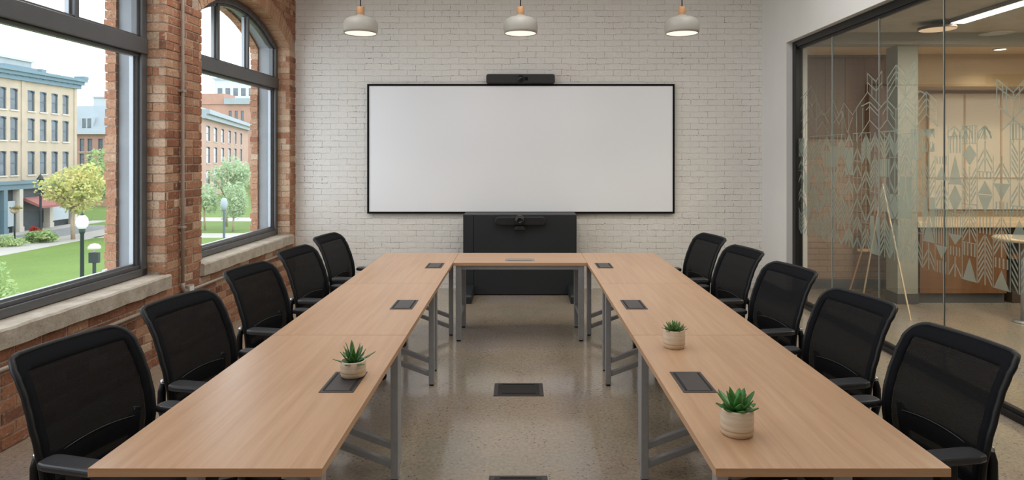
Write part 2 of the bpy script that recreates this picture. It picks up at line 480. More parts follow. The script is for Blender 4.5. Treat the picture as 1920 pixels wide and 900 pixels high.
rnd = random.Random(3)
bm = B(); tl = bm.faces.layers.float.new('t')
CH, BL, JT = 0.0755, 0.212, 0.010
row = 0; z = 0.0
Y0W, Y1W = -2.4, 8.46
while z < ZC:
    z0 = z+JT*0.5; z1 = z+CH-JT*0.5
    off = 0 if row % 2 == 0 else BL/2
    if row % 6 == 5: blen = BL/2
    else: blen = BL
    y = Y0W - off
    cuts = []
    while y < Y1W:
        cuts.append((y, y+blen)); y += blen
    zm = (z0+z1)/2
    for a, b in cuts:
        a0, b0 = a+JT*0.5, b-JT*0.5
        a0 += rnd.uniform(-0.004, 0.004); b0 += rnd.uniform(-0.004, 0.004)
        if a0 > Y1W: continue
        b0 = min(b0, Y1W)
        segs = [(a0, b0, None)]
        for w in WINS:
            nsegs = []
            for s0, s1, ar in segs:
                if z1 > ZS-0.02 and zm < ZSP-0.02:
                    if s1 <= w[0] or s0 >= w[1]: nsegs.append((s0, s1, ar)); continue
                    if s0 < w[0]: nsegs.append((s0, w[0]+rnd.uniform(-.004, .003), ar))
                    if s1 > w[1]: nsegs.append((w[1]+rnd.uniform(-.003, .004), s1, ar))
                elif zm >= ZSP-0.02 and s1 > w[0]-0.12 and s0 < w[1]+0.12:
                    nsegs.append((s0, s1, w))
                else: nsegs.append((s0, s1, ar))
            segs = nsegs
        for s0, s1, ar in segs:
            if s1-s0 > 0.02: brick_piece(bm, tl, XL, s0, s1, z0, z1, rnd, ar)
    z += CH; row += 1
# jamb bricks (the reveals), courses turn the corner
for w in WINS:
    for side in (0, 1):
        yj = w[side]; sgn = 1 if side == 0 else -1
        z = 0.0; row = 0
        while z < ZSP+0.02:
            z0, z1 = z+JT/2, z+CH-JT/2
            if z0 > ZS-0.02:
                t = min(1, max(0, rnd.gauss(0.90, 0.2))); d = rnd.uniform(-0.004, 0.003)  # paler mean tint stands in for window light on the reveals
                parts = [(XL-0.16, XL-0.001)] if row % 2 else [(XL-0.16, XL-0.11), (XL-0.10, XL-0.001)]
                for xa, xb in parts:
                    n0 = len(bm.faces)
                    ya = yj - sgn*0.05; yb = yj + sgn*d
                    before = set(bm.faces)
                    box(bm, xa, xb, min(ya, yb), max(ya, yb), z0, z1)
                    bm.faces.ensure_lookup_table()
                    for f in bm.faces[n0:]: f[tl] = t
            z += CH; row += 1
    # arch ring and soffit: voussoir bricks
    c = (w[0]+w[1])/2; zc = ZSP+RISE-RAD; a_max = math.asin(HALF/RAD)
    nv = int(2*a_max*RAD/0.068)
    for k in range(nv):
        a0 = -a_max + 2*a_max*(k+0.06)/nv; a1 = -a_max + 2*a_max*(k+0.94)/nv
        t = min(1, max(0, rnd.gauss(0.74, 0.07))); d = rnd.uniform(0, 0.002); rr = RAD+rnd.uniform(-0.003, 0.002)
        for (ra, rb, xa, xb) in ((rr, RAD+RING-0.006, XL-0.16, XL+0.003+d),):
            n0 = len(bm.faces)
            pts = [(c+ra*math.sin(a0), zc+ra*math.cos(a0)), (c+ra*math.sin(a1), zc+ra*math.cos(a1)), (c+rb*math.sin(a1), zc+rb*math.cos(a1)), (c+rb*math.sin(a0), zc+rb*math.cos(a0))]
            prism(bm, pts, 0, xa, xb)
            bm.faces.ensure_lookup_table()
            for f in bm.faces[n0:]: f[tl] = t
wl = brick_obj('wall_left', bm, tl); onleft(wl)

def wall_sheet(bm, x, extra, y0=Y0W, y1=8.5, z1=ZC, grow=0.0):
    """a flat wall at plane x with the arched openings"""
    ys = y0
    for w in WINS:
        a, b = w[0]-grow, w[1]+grow
        quad(bm, (x, ys, 0), (x, a, 0), (x, a, z1), (x, ys, z1))
        quad(bm, (x, a, 0), (x, b, 0), (x, b, ZS-grow), (x, a, ZS-grow))
        n = 16
        for k in range(n):
            p, q = a+(b-a)*k/n, a+(b-a)*(k+1)/n
            zp, zq = max(ZSP, arcz(p, w, grow)), max(ZSP, arcz(q, w, grow))
            quad(bm, (x, p, zp), (x, q, zq), (x, q, z1), (x, p, z1))
        ys = b
    quad(bm, (x, ys, 0), (x, y1, 0), (x, y1, z1), (x, ys, z1))
def reveal(bm, w, xa, xb, grow=0.0):
    a, b = w[0]-grow, w[1]+grow; zs = ZS-grow
    quad(bm, (xa, a, zs), (xb, a, zs), (xb, a, ZSP), (xa, a, ZSP))
    quad(bm, (xa, b, zs), (xb, b, zs), (xb, b, ZSP), (xa, b, ZSP))
    quad(bm, (xa, a, zs), (xa, b, zs), (xb, b, zs), (xb, a, zs))
    n = 16
    for k in range(n):
        p, q = a+(b-a)*k/n, a+(b-a)*(k+1)/n
        zp, zq = max(ZSP, arcz(p, w, grow)), max(ZSP, arcz(q, w, grow))
        quad(bm, (xa, p, zp), (xa, q, zq), (xb, q, zq), (xb, p, zp))
bm = B(); wall_sheet(bm, XL-0.006, 0, grow=0.006)
for w in WINS: reveal(bm, w, XL-0.006, XL-0.18, 0.006)
core = obj('wall_left_mortar', bm, MAT['mortar'], kind='structure'); onleft(core)
# outer leaf: grey stone lining, then street brick with toothed edge
XO = -3.40
bm = B()
for w in WINS: reveal(bm, w, XL-0.18, XO, 0.0)
o = obj('trim_1', bm, MAT['lining'], kind='structure'); onleft(o)
bm = B(); wall_sheet(bm, XO, 0)
quad(bm, (XL, 8.5, 0), (XO, 8.5, 0), (XO, 8.5, ZC), (XL, 8.5, ZC))
o = obj('wall_left_outer', bm, MAT['mortar'], kind='structure'); onleft(o)
bm = B(); tl = bm.faces.layers.float.new('t')
for w in WINS:
    for side in (0, 1):
        z = ZS-0.1; row = 0
        while z < ZSP:
            yj = w[side]; s = 1 if side == 0 else -1
            d = rnd.uniform(-0.004, 0.010) + 0.03
            n0 = len(bm.faces); ya, yb = yj+s*d, yj-s*(0.22 if row % 2 else 0.11)
            box(bm, XO-0.09+rnd.uniform(-.012, .008), XO, min(ya, yb), max(ya, yb), z+.005, z+CH-.005)
            bm.faces.ensure_lookup_table(); t = min(1, max(0, rnd.gauss(0.60, 0.13)))  # mean tint raised to put sky light into the street brick
            for f in bm.faces[n0:]: f[tl] = t
            z += CH; row += 1
    for side in (0, 1):
        s = 1 if side == 0 else -1; n0 = len(bm.faces); ya, yb = w[side]+s*.022, w[side]-s*.2
        box(bm, XO-.08, XO-.002, min(ya, yb), max(ya, yb), ZS-.1, ZSP+.02)
        bm.faces.ensure_lookup_table()
        for f in bm.faces[n0:]: f[tl] = 1.0
    c = (w[0]+w[1])/2; zc = ZSP+RISE-RAD; a_max = math.asin(HALF/RAD); nv = 29
    for k in range(nv):
        a0 = -a_max + 2*a_max*(k+0.06)/nv; a1 = -a_max + 2*a_max*(k+0.94)/nv
        ra, rb = RAD-0.03, RAD+0.2
        n0 = len(bm.faces)
        prism(bm, [(c+ra*math.sin(a0), zc+ra*math.cos(a0)), (c+ra*math.sin(a1), zc+ra*math.cos(a1)), (c+rb*math.sin(a1), zc+rb*math.cos(a1)), (c+rb*math.sin(a0), zc+rb*math.cos(a0))], 0, XO-0.09, XO)
        bm.faces.ensure_lookup_table(); t = min(1, max(0, rnd.gauss(0.60, 0.13)))
        for f in bm.faces[n0:]: f[tl] = t
o = brick_obj('trim_2', bm, tl); onleft(o)

# windows --------------------------------------------------------------------
def arch_band(bm, w, inset0, inset1, xa, xb, z_from, n=18):
    """frame following jambs and arch between two insets"""
    def path(ins):
        a, b = w[0]+ins, w[1]-ins
        pts = [(a, z_from)]
        for k in range(n+1):
            y = a+(b-a)*k/n
            pts.append((y, max(ZSP-0.02, arcz(y, w, -ins))))
        pts.append((b, z_from)); return pts
    P, Q = path(inset0), path(inset1)
    for i in range(len(P)-1):
        prism(bm, [P[i], P[i+1], Q[i+1], Q[i]], 0, xa, xb)
def window(idx, w):
    root = empty('window_%d' % idx); root['kind'] = 'structure'; root.matrix_world = LM
    a, b = w; X0 = XL-0.15
    zb = ZS+0.005
    bm = B()
    arch_band(bm, w, 0.0, 0.075, X0-0.07, X0, zb)
    box(bm, X0-0.07, X0+0.0, a, b, zb, zb+0.06)
    box(bm, X0-0.075, X0+0.015, a+0.01, b-0.01, 2.595, 2.725)
    obj('window_frame', bm, MAT['frame'], root, bevel=0.006)
    bm = B()
    arch_band(bm, w, 0.075, 0.105, X0-0.075, X0-0.025, 2.72)
    box(bm, X0-0.075, X0-0.025, a+.075, b-.075, 2.725, 2.75)
    box(bm, X0-0.075, X0-0.025, a+.075, b-.075, 2.565, 2.595)
    box(bm, X0-0.075, X0-0.03, a+.075, a+.105, zb+.06, 2.57)
    box(bm, X0-0.075, X0-0.03, b-.105, b-.075, zb+.06, 2.57)
    box(bm, X0-0.075, X0-0.02, a+.075, b-.075, zb+.06, zb+.09)
    obj('sash', bm, MAT['frame'], root, bevel=0.004)
    bm = B()
    for yb in (b-0.125,):
        box(bm, X0-0.078, X0-0.045, yb, yb+.02, zb+.09, 2.565)
    box(bm, X0-0.078, X0-0.045, a+.105, b-.105, zb+.09, zb+.108)
    obj('glazing_bead', bm, MAT['alu'], root)
    for ym in (a+0.66, a+1.36):
        bm = B(); box(bm, X0-0.07, X0-0.01, ym-0.022, ym+0.022, 2.73, arcz(ym, w, -0.08))
        mu = obj('mullion', bm, MAT['frame'], root, bevel=0.005)
        bm = B(); box(bm, X0-0.078, X0-0.045, ym-0.04, ym-0.022, 2.75, arcz(ym, w, -0.11))
        obj('bead', bm, MAT['alu'], mu)
    bm = B()
    quad(bm, (X0-0.055, a+.09, zb+.1), (X0-0.055, b-.09, zb+.1), (X0-0.055, b-.09, 2.58), (X0-0.055, a+.09, 2.58))
    obj('window_pane', bm, MAT['glass'], root)
    bm = B(); n = 18
    A, C = a+.09, b-.09
    lo = [bm.verts.new((X0-0.055, A+(C-A)*k/n, 2.735)) for k in range(n+1)]
    hi = [bm.verts.new((X0-0.055, A+(C-A)*k/n, max(ZSP-.03, arcz(A+(C-A)*k/n, w, -.09)))) for k in range(n+1)]
    for k in range(n): bm.faces.new((lo[k], lo[k+1], hi[k+1], hi[k]))
    obj('fanlight_pane', bm, MAT['glass'], root)
    # rough concrete sill
    bm = B()
    n = 26; r2 = random.Random(idx)
    ys = [a-0.03+(b-a+0.06)*k/n for k in range(n+1)]
    prof = []
    for y in ys:
        fx = XL+0.045+r2.uniform(-.003, .003); zt = ZS+r2.uniform(-.002, .002)
        prof.append([(X0-0.07, y, ZS), (XL+.03, y, zt), (fx, y, zt-0.012), (fx+r2.uniform(-.004, .004), y, ZS-0.115+r2.uniform(-.004, .003)), (XL-.02, y, ZS-0.12)])
    V = [[bm.verts.new(p) for p in pr] for pr in prof]
    for p, q in zip(V, V[1:]):
        for k in range(4): bm.faces.new((p[k], q[k], q[k+1], p[k+1]))
    bm.faces.new(V[0][::-1]); bm.faces.new(V[-1])
    bmesh.ops.recalc_face_normals(bm, faces=bm.faces[:])
    obj('window_sill', bm, MAT['sill'], root)
for i, w in enumerate(WINS): window(i+1, w)

# conduit on the pier ----------------------------------------------------------
XC = XL+0.03
root = empty('electrical_conduit', (0, 0, 0)); root.matrix_world = LM
tag(root, 'grey metal conduit pipe running up the brick pier and along the window wall', 'conduit')
bm = B(); tube(bm, [(XC, 5.64, z) for z in (0.62, 1.5, 2.5, 3.5, 4.2)], 0.015, 10); obj('riser_pipe', bm, MAT['conduit'], root, True)
bm = B(); tube(bm, [(XC, 5.64, 0.62), (XC, 5.645, 0.57), (XC, 5.67, 0.545), (XC, 5.72, 0.535)], 0.017, 10); obj('elbow', bm, MAT['conduit'], root, True)
bm = B(); tube(bm, [(XC, 5.80, 0.53), (XC, 7, 0.53), (XC, 8.34, 0.53)], 0.014, 10)
tube(bm, [(XC, 5.62, 0.50), (XC, 4.4, 0.50), (XC, 2.0, 0.49)], 0.014, 10); obj('wall_pipe', bm, MAT['conduit'], root, True)
for zc in (1.1, 2.3, 3.3):
    bm = B(); box(bm, XL, XC+.018, 5.61, 5.67, zc, zc+.02); obj('pipe_strap', bm, MAT['conduit'], root, bevel=.003)
bm = B(); box(bm, XL, XL+.05, 5.70, 5.80, .49, .58); ob = obj('junction_box', bm, MAT['conduit'], root, bevel=.005)
bm = B(); box(bm, XL+.05, XL+.055, 5.715, 5.785, .50, .57); obj('cover_plate', bm, MAT['plaster'], ob, bevel=.002)

# plaster wall with the glazed opening ------------------------------------------
YG = 7.60; ZG = 3.09; XW = 3.42
bm = B(); box(bm, XR, XW, YG+0.03, YB, 0, ZC)
box(bm, XR, XW, -2.4, YG+0.03, ZG, ZC)
box(bm, XR, XW, -2.4, -0.4, 0, ZG)
obj('wall_right', bm, MAT['plaster'], kind='structure')
bm = B(); box(bm, XR-0.015, XR+0.02, YG+0.03, YB-0.002, 0, 0.13); box(bm, XR, XW, YG+0.015, YG+0.03, 0, 0.13)
obj('baseboard_right', bm, MAT['baseboard'], kind='structure', bevel=.003)

part = empty('window_4'); part['kind'] = 'structure'
XGL = 3.27
bm = B()
box(bm, XGL-0.03, XGL+0.06, YG-0.055, YG+0.03, 0, ZG)
box(bm, XGL-0.045, XGL+0.02, YG-0.09, YG-0.05, 0, ZG-.05)
obj('jamb_post', bm, MAT['black_metal'], part, bevel=.004)
bm = B(); box(bm, XGL-0.03, XGL+0.06, -0.4, YG-0.055, ZG-0.075, ZG); box(bm, XGL-.012, XGL+.03, -0.4, YG-.055, ZG-.10, ZG-.07)
obj('head_channel', bm, MAT['black_metal'], part, bevel=.004)
bm = B(); box(bm, XGL-0.035, XGL+0.05, -0.4, YG-0.055, 0, 0.045); box(bm, XGL-.015, XGL+.025, -0.4, YG-.055, .04, .075)
obj('floor_track', bm, MAT['black_metal'], part, bevel=.004)
EDG = [7.545, 6.71, 5.83, 4.94, 4.06, 3.18, 2.30, 1.42, 0.54, -0.38]

def gl(px, py):
    """a place on the glass plane (Y, Z) read off the frosted artwork's drawing"""
    Y = 1200*XGL/(px-976); return (Y, 1.74-(py-292)*Y/1200)
def zz(zx, zy): return gl(1480+zx/3.4614, zy/3.4614)
STROKES = []   # (list of (Y,Z), width)
def st(*pts, w=0.011): STROKES.append(([zz(*p) for p in pts], w))
# tall feather crests
st((640,510),(697,422),(758,488),(820,397),(820,530),(758,625)); st((697,422),(697,545)); st((758,488),(758,625)); st((640,510),(640,650))
st((640,555),(697,462),(758,527),(820,440)); st((640,600),(697,500),(758,562),(820,485)); st((640,650),(697,550),(758,625)); st((640,650),(697,712),(758,628),(822,692))
st((510,475),(567,530),(605,460),(605,575)); st((510,475),(510,597)); st((510,535),(567,590),(605,535)); st((567,530),(567,655)); st((510,597),(600,692),(640,648)); st((540,505),(540,620))
st((440,700),(510,600)); st((440,700),(440,915)); st((470,690),(525,662),(580,720),(640,648)); st((525,662),(525,780)); st((500,715),(525,690),(580,750)); st((640,648),(640,778))
st((452,895),(525,780),(600,858)); st((580,855),(640,775),(697,855),(760,752),(822,830),(895,740),(965,820)); st((580,855),(697,850))
st((697,712),(697,855)); st((758,690),(758,752)); st((822,692),(822,920)); st((895,597),(895,742)); st((822,692),(895,597),(965,662),(965,820)); st((800,655),(850,590),(895,612))
st((835,720),(895,640),(950,690)); st((835,760),(895,680),(950,730)); st((715,770),(758,690),(805,745)); st((715,730),(758,660),(805,715)); st((660,735),(697,790)); st((600,858),(660,915)); st((697,855),(760,930),(822,850)); st((480,700),(480,860)); st((610,740),(640,690),(680,740))
# pale mountains far along
for p in (((75,640),(150,560),(180,640)), ((75,720),(115,610),(150,690),(180,640),(215,745),(245,735),(268,700)), ((285,640),(325,750),(357,668),(415,745),(440,705)), ((80,790),(130,690),(175,780),(215,720),(262,800)), ((290,800),(345,720),(380,860),(415,760)), ((110,600),(110,900)), ((180,560),(180,900)), ((345,720),(345,900)), ((390,715),(390,900)), ((80,860),(130,770),(175,860),(220,790),(262,870)), ((150,560),(150,760)), ((285,700),(325,810),(355,740))):
    st(*p, w=0.008)
# crest near the end pane
st((1352,515),(1460,600),(1530,520)); st((1352,515),(1352,682),(1460,775),(1530,698)); st((1460,600),(1460,930)); st((1390,548),(1390,640)); st((1380,850),(1460,775),(1530,840)); st((1352,560),(1460,645),(1530,565)); st((1415,570),(1415,730)); st((1500,565),(1500,720))
for cx in (1075, 1150, 1270):
    st((cx-40,900),(cx-40,860),(cx,820),(cx+40,860),(cx+40,900)); st((cx,820),(cx,900)); st((cx-20,900),(cx,850),(cx+20,900))
POLYS = []
def poly(*p): POLYS.append(list(p))
rf = random.Random(11)
ZB, ZT = 0.83, 1.96
def feather(y, w, z0, z1, pitch=0.052, th=0.028, up=1, stem=0.012):
    poly((y-stem/2, z0), (y+stem/2, z0), (y+stem/2, z1), (y-stem/2, z1))
    z = z0
    drop = w*0.55
    while z < z1-0.02:
        for s in (-1, 1):
            a, b = y+s*stem*0.9, y+s*w/2*0.94
            za, zb_ = (z+drop, z) if up > 0 else (z, z+drop)
            q = [(a, za), (b, zb_), (b, zb_+th), (a, za+th)]
            if min(p[1] for p in q) >= z0 and max(p[1] for p in q) <= z1: poly(*q)
        z += pitch
def tri(y, w, z0, z1): poly((y-w/2, z0), (y+w/2, z0), (y, z1))
def itri(y, w, z0, z1): poly((y-w/2, z1), (y, z0), (y+w/2, z1))
def bars(y, w, z0, z1, n=5, f=0.58):
    for k in range(n):
        c = y-w/2+w*(k+0.5)/n; h = w/n*f/2
        poly((c-h, z0), (c+h, z0), (c+h, z1), (c-h, z1))
def chev(y, w, z0, z1, n=4, f=0.62):
    hgt = (z1-z0)/(n+1)
    for k in range(n):
        zb_ = z0+hgt*k; t = hgt*f
        poly((y-w/2, zb_), (y, zb_+hgt), (y, zb_+hgt+t), (y-w/2, zb_+t)); poly((y+w/2, zb_), (y, zb_+hgt), (y, zb_+hgt+t), (y+w/2, zb_+t))
y = 7.52
TW = 0.155; i = 0
while y > -0.3:
    yc = y-TW/2
    f = max(0.0, min(1.0, (y-4.9)/1.3))          # denser towards the far end
    W = TW*(0.93+0.05*f)
    z = ZB
    top = ZT-(0.0 if f > .3 else rf.choice((0, .0, .22)))
    k = rf.randrange(6)
    while z < top-0.08:
        hgt = min(rf.choice((.16, .22, .28, .36)), top-z)
        z0, z1 = z, z+hgt-0.006
        if k % 6 in (0, 3, 4) or (f > .3 and rf.random() < .6): feather(yc, W, z0, z1, rf.choice((.042, .05, .058)), .036 if f > .5 else .022+.012*f, rf.choice((1, 1, -1)), .013)
        elif k % 6 == 1:
            zm = z0+(z1-z0)*0.62; tri(yc, W, z0, zm)
            if f > .2:
                poly((yc-W/2, z0+.02), (yc-.012, zm+.01), (yc-.012, z1), (yc-W/2, z1)); poly((yc+W/2, z0+.02), (yc+.012, zm+.01), (yc+.012, z1), (yc+W/2, z1))
            else: bars(yc, W, zm+.012, z1, 4, .4)
        elif k % 6 == 2: bars(yc, W, z0, z1, 5, .45+.35*f)
        else:
            zm = (z0+z1)/2; poly((yc-W/2, zm), (yc, z0), (yc+W/2, zm), (yc, z1)) if f > .4 or rf.random() < .4 else (itri(yc, W, zm+.004, z1), bars(yc, W*.9, z0, zm-.01, 4, .4))
            if f > .2:
                for s_ in (-1, 1):
                    for za, zb_ in ((z0, zm-.012), (z1, zm+.012)): poly((yc+s_*W/2, za), (yc+s_*W/2, zb_), (yc+s_*W*.06, za))
        if rf.random() < .55: poly((yc-TW/2, z1), (yc+TW/2, z1), (yc+TW/2, z1+.006), (yc-TW/2, z1+.006))
        z += hgt; k += rf.choice((1, 2, 3))
    poly((y-.004, ZB), (y+.004, ZB), (y+.004, top), (y-.004, top))
    i += 1; y -= TW

def clip_poly(p, a, b):
    """clip a polygon to a <= Y <= b"""
    def cl(pts, f, inside):
        out = []
        for i in range(len(pts)):
            P, Q = pts[i-1], pts[i]; ip, iq = inside(P), inside(Q)
            if ip != iq:
                t = (f-P[0])/(Q[0]-P[0]); out.append((f, P[1]+t*(Q[1]-P[1])))
            if iq: out.append(Q)
        return out
    p = cl(p, a, lambda v: v[0] >= a)
    return cl(p, b, lambda v: v[0] <= b) if len(p) > 2 else []
def stroke_polys():
    out = []
    for pts, w in STROKES:
        for (y0, z0), (y1, z1) in zip(pts, pts[1:]):
            d = math.hypot(y1-y0, z1-z0)
            if d < 1e-5: continue
            ny, nz = -(z1-z0)/d*w/2, (y1-y0)/d*w/2
            out.append([(y0+ny, z0+nz), (y1+ny, z1+nz), (y1-ny, z1-nz), (y0-ny, z0-nz)])
    return out
ALLP = POLYS + stroke_polys()
for hi, lo in zip(EDG, EDG[1:]):
    bm = B(); box(bm, XGL-0.005, XGL+0.005, lo+0.004, hi-0.004, 0.05, ZG-.08)
    pane = obj('glass_pane', bm, MAT['glass_part'], part)
    bm = B(); box(bm, XGL-0.006, XGL+0.006, lo-0.004, lo+0.004, 0.07, ZG-.09)
    obj('glass_edge', bm, MAT['seam'], pane)
    bm = B(); n = 0
    for p in ALLP:
        q = clip_poly(p, lo+0.006, hi-0.006)
        if len(q) < 3: continue
        n += 1; x = XGL-0.0055-0.00002*(n % 60)
        try: bm.faces.new([bm.verts.new((x, a, b)) for a, b in q])
        except Exception: pass
    if n: obj('frosted_film', bm, MAT['film'], pane)
    else: bm.free()

# room beyond the glass ------------------------------------------------------------
bm = B(); box(bm, XW, 9.2, -0.6, 7.5, 3.17, 3.35)
obj('ceiling_lounge', bm, plain('grey_board_concrete', (196, 192, 184), 0.85, var=0.12, scale=4, bump=.3, bscale=25), kind='structure')
bm = B(); box(bm, XW, 9.2, 7.42, 7.62, 3.035, 3.17)
obj('trim_3', bm, plain('grey_soffit_beam', (172, 170, 160), 0.7, var=.03), kind='structure')
bm = B(); box(bm, XW, 9.2, 7.62, 9.6, 3.06, 3.3)
obj('ceiling_alcove', bm, plain('cream_ceiling', (222, 200, 164), 0.8, var=.03), kind='structure')
bm = B(); box(bm, 3.40, 5.10, YB, YB+.25, 0, 3.3)
obj('wall_lounge', bm, MAT['tan_brick'], kind='structure')
bm = B(); box(bm, 5.10, 9.2, YB+.45, YB+.65, 0, 3.3); box(bm, 5.05, 5.10, YB, YB+.6, 0, 3.3); box(bm, 5.10, 9.2, YB-.1, YB+.45, 2.64, 3.3)
obj('wall_alcove', bm, plain('warm_tan_paint', (196, 172, 138), 0.75, var=.03), kind='structure')
bm = B(); box(bm, 9.0, 9.2, -0.6, 9.0, 0, 3.3); box(bm, XW, 9.2, -0.8, -0.6, 0, 3.35)
obj('wall_far', bm, plain('warm_grey_paint', (170, 156, 136), 0.8, var=.03), kind='structure')
bm = B(); box(bm, XW, 5.05, YB-.015, YB, 0, .12); obj('baseboard_lounge', bm, MAT['baseboard'], kind='structure')

col = empty('square_column', (4.54, 7.62, 0)); tag(col, 'square off white column with dark base behind the glass wall', 'column')
bm = B(); box(bm, -.12, .12, -.12, .12, .12, 3.034); obj('column_shaft', bm, plain('off_white_paint', (154, 152, 140), .7, var=.02), col, bevel=.004)
bm = B(); box(bm, -.128, .128, -.128, .128, 0, .12); obj('plinth', bm, MAT['baseboard'], col, bevel=.003)

wp = empty('wall_panel', (4.24, YB-.03, 1.97)); tag(wp, 'dark brown timber panel on the tan brick wall behind the glass', 'wall panel')
bm = B(); box(bm, -.78, .78, 0, .03, 0, 1.06); obj('backing_board', bm, MAT['walnut'], wp)
for k in range(6):
    bm = B(); box(bm, -.778+k*.26, -.778+k*.26+.256, -.014, 0, .004, 1.056); obj('board', bm, MAT['walnut_grey'] if k < 3 else MAT['walnut'], wp, bevel=.002)

ct = empty('service_counter', (5.2, 7.5, 0)); tag(ct, 'long walnut fronted counter with pale top behind the glass wall', 'counter')
bm = B(); box(bm, -.50, .52, 0.03, .60, .12, .90); obj('front_panel', bm, MAT['walnut'], ct, bevel=.003)
bm = B(); box(bm, -.55, 3.4, -.02, .64, .90, .965); obj('countertop', bm, MAT['pale_wood'], ct, bevel=.004)
bm = B(); box(bm, -.50, .52, 0.07, .58, 0, .12); obj('toe_kick', bm, MAT['baseboard'], ct)
bm = B(); box(bm, .60, .9, .05, .60, .0, .14); box(bm, .60, 3.38, .35, .6, .0, .9); obj('open_bay', bm, plain('dark_brown_board', (66, 52, 42), .6), ct, bevel=.003)
bm = B(); box(bm, .60, 3.38, .06, .36, .52, .55); obj('shelf', bm, MAT['walnut'], ct)

for k, x0 in enumerate((5.62, 6.12, 6.62)):
    wb = empty('whiteboard_panel', (x0, YB+.42, 1.0)); tag(wb, 'white wall panel in tan frame above the counter, %s from the column' % ('first', 'second', 'third')[k], 'panel', 'white panels above the counter')
    bm = B(); box(bm, 0.01, .49, 0, .025, 0, 1.60); obj('panel_board', bm, plain('warm_white_board', (236, 226, 208), .5, var=.01), wb)
    bm = B()
    for a in ((0, .012, -.012, .028, 0, 1.6), (.488, .5, -.012, .028, 0, 1.6), (0, .5, -.012, .028, .43, .445), (0, .5, -.012, .028, 1.588, 1.60)): box(bm, *a)
    obj('panel_frame', bm, MAT['pale_wood'], wb)

tb = empty('bar_table', (5.24, 6.68, 0)); tag(tb, 'round pale wood bar table behind the glass wall', 'table')
bm = B(); lathe(bm, [(0, .85), (.25, .85), (.262, .86), (.262, .88), (.25, .89), (0, .89)], 40); obj('table_top', bm, MAT['pale_wood'], tb, True)
bm = B(); lathe(bm, [(0, 0.02), (.018, 0.02), (.018, .85), (0, .85)], 14); obj('pole', bm, MAT['steel'], tb, True)
bm = B(); lathe(bm, [(0, 0), (.09, 0), (.09, .012), (.03, .02), (0, .02)], 28); obj('foot_plate', bm, MAT['steel'], tb, True)

ez = empty('easel', (4.1, 7.4, 0)); tag(ez, 'slim wooden tripod easel standing behind the glass wall near the column', 'easel')
ap = (0.03, -.1, 1.42)
for dst, mt in (((-.12, .40, 0), MAT['cap_wood']), ((.07, .40, 0), MAT['pale_wood']), ((0.01, -.66, 0), MAT['pale_wood'])):
    bm = B(); bar(bm, dst, ap, .015, .013); obj('leg', bm, mt, ez, bevel=.002)
bm = B(); bar(bm, (-.1, .20, .62), (.09, .20, .62), .02, .03); obj('ledge', bm, MAT['cap_wood'], ez)

lt = empty('linear_ceiling_light', (4.58, 5.6, 3.13)); tag(lt, 'long slim bright ceiling light beyond the glass wall', 'ceiling light')
bm = B(); box(bm, -.09, .09, -1.6, 1.13, 0, .04); obj('housing', bm, MAT['alu'], lt, bevel=.003)
bm = B(); box(bm, -.07, .07, -1.58, 1.11, -.006, 0); obj('diffuser', bm, MAT['linear_glow'], lt)
dl = empty('disc_ceiling_light', (4.47, 6.86, 3.09)); tag(dl, 'round shallow peach glowing ceiling disc beyond the glass wall', 'ceiling light')
bm = B(); lathe(bm, [(0, .08), (.05, .08), (.05, .03), (.185, .03), (.185, .0), (.178, 0), (.178, .012), (0, .012)], 36); obj('housing', bm, plain('bronze_metal', (90, 76, 62), .4, .4), dl, True)
bm = B(); lathe(bm, [(0, .011), (.176, .011), (.176, .003), (0, .003)], 36); obj('diffuser', bm, MAT['disc_glow'], dl)
sp = empty('recessed_downlight', (5.92, 7.9, 3.045)); tag(sp, 'small round recessed downlight over the counter beyond the glass', 'ceiling light')
bm = B(); lathe(bm, [(.062, .004), (.08, .0), (.08, .015), (.062, .015)], 28); obj('trim_ring', bm, MAT['plaster'], sp, True)
bm = B(); lathe(bm, [(0, .004), (.061, .004), (.061, .012), (0, .012)], 28); obj('lamp', bm, MAT['spot_glow'], sp)

# ------------------------------------------------------------------ wall screen and devices
sc = empty('projection_screen', (0.005, YB-.0, 0)); tag(sc, 'wide blank white screen in thin black frame on the white brick wall', 'screen')
SX0, SX1, SZ0, SZ1 = -2.005, 2.005, 0.985, 2.675
bm = B(); box(bm, SX0, SX1, -.045, -.0, SZ0, SZ1)
obj('backing', bm, MAT['bezel'], sc)
bm = B(); f = .025
for a in ((SX0, SX1, SZ0, SZ0+f), (SX0, SX1, SZ1-f, SZ1), (SX0, SX0+f, SZ0+f, SZ1-f), (SX1-f, SX1, SZ0+f, SZ1-f)): box(bm, a[0], a[1], -.058, -.045, a[2], a[3])
obj('screen_frame', bm, MAT['bezel'], sc, bevel=.002)
bm = B(); box(bm, SX0+f, SX1-f, -.05, -.0451, SZ0+f, SZ1-f); obj('screen_surface', bm, MAT['screen'], sc)

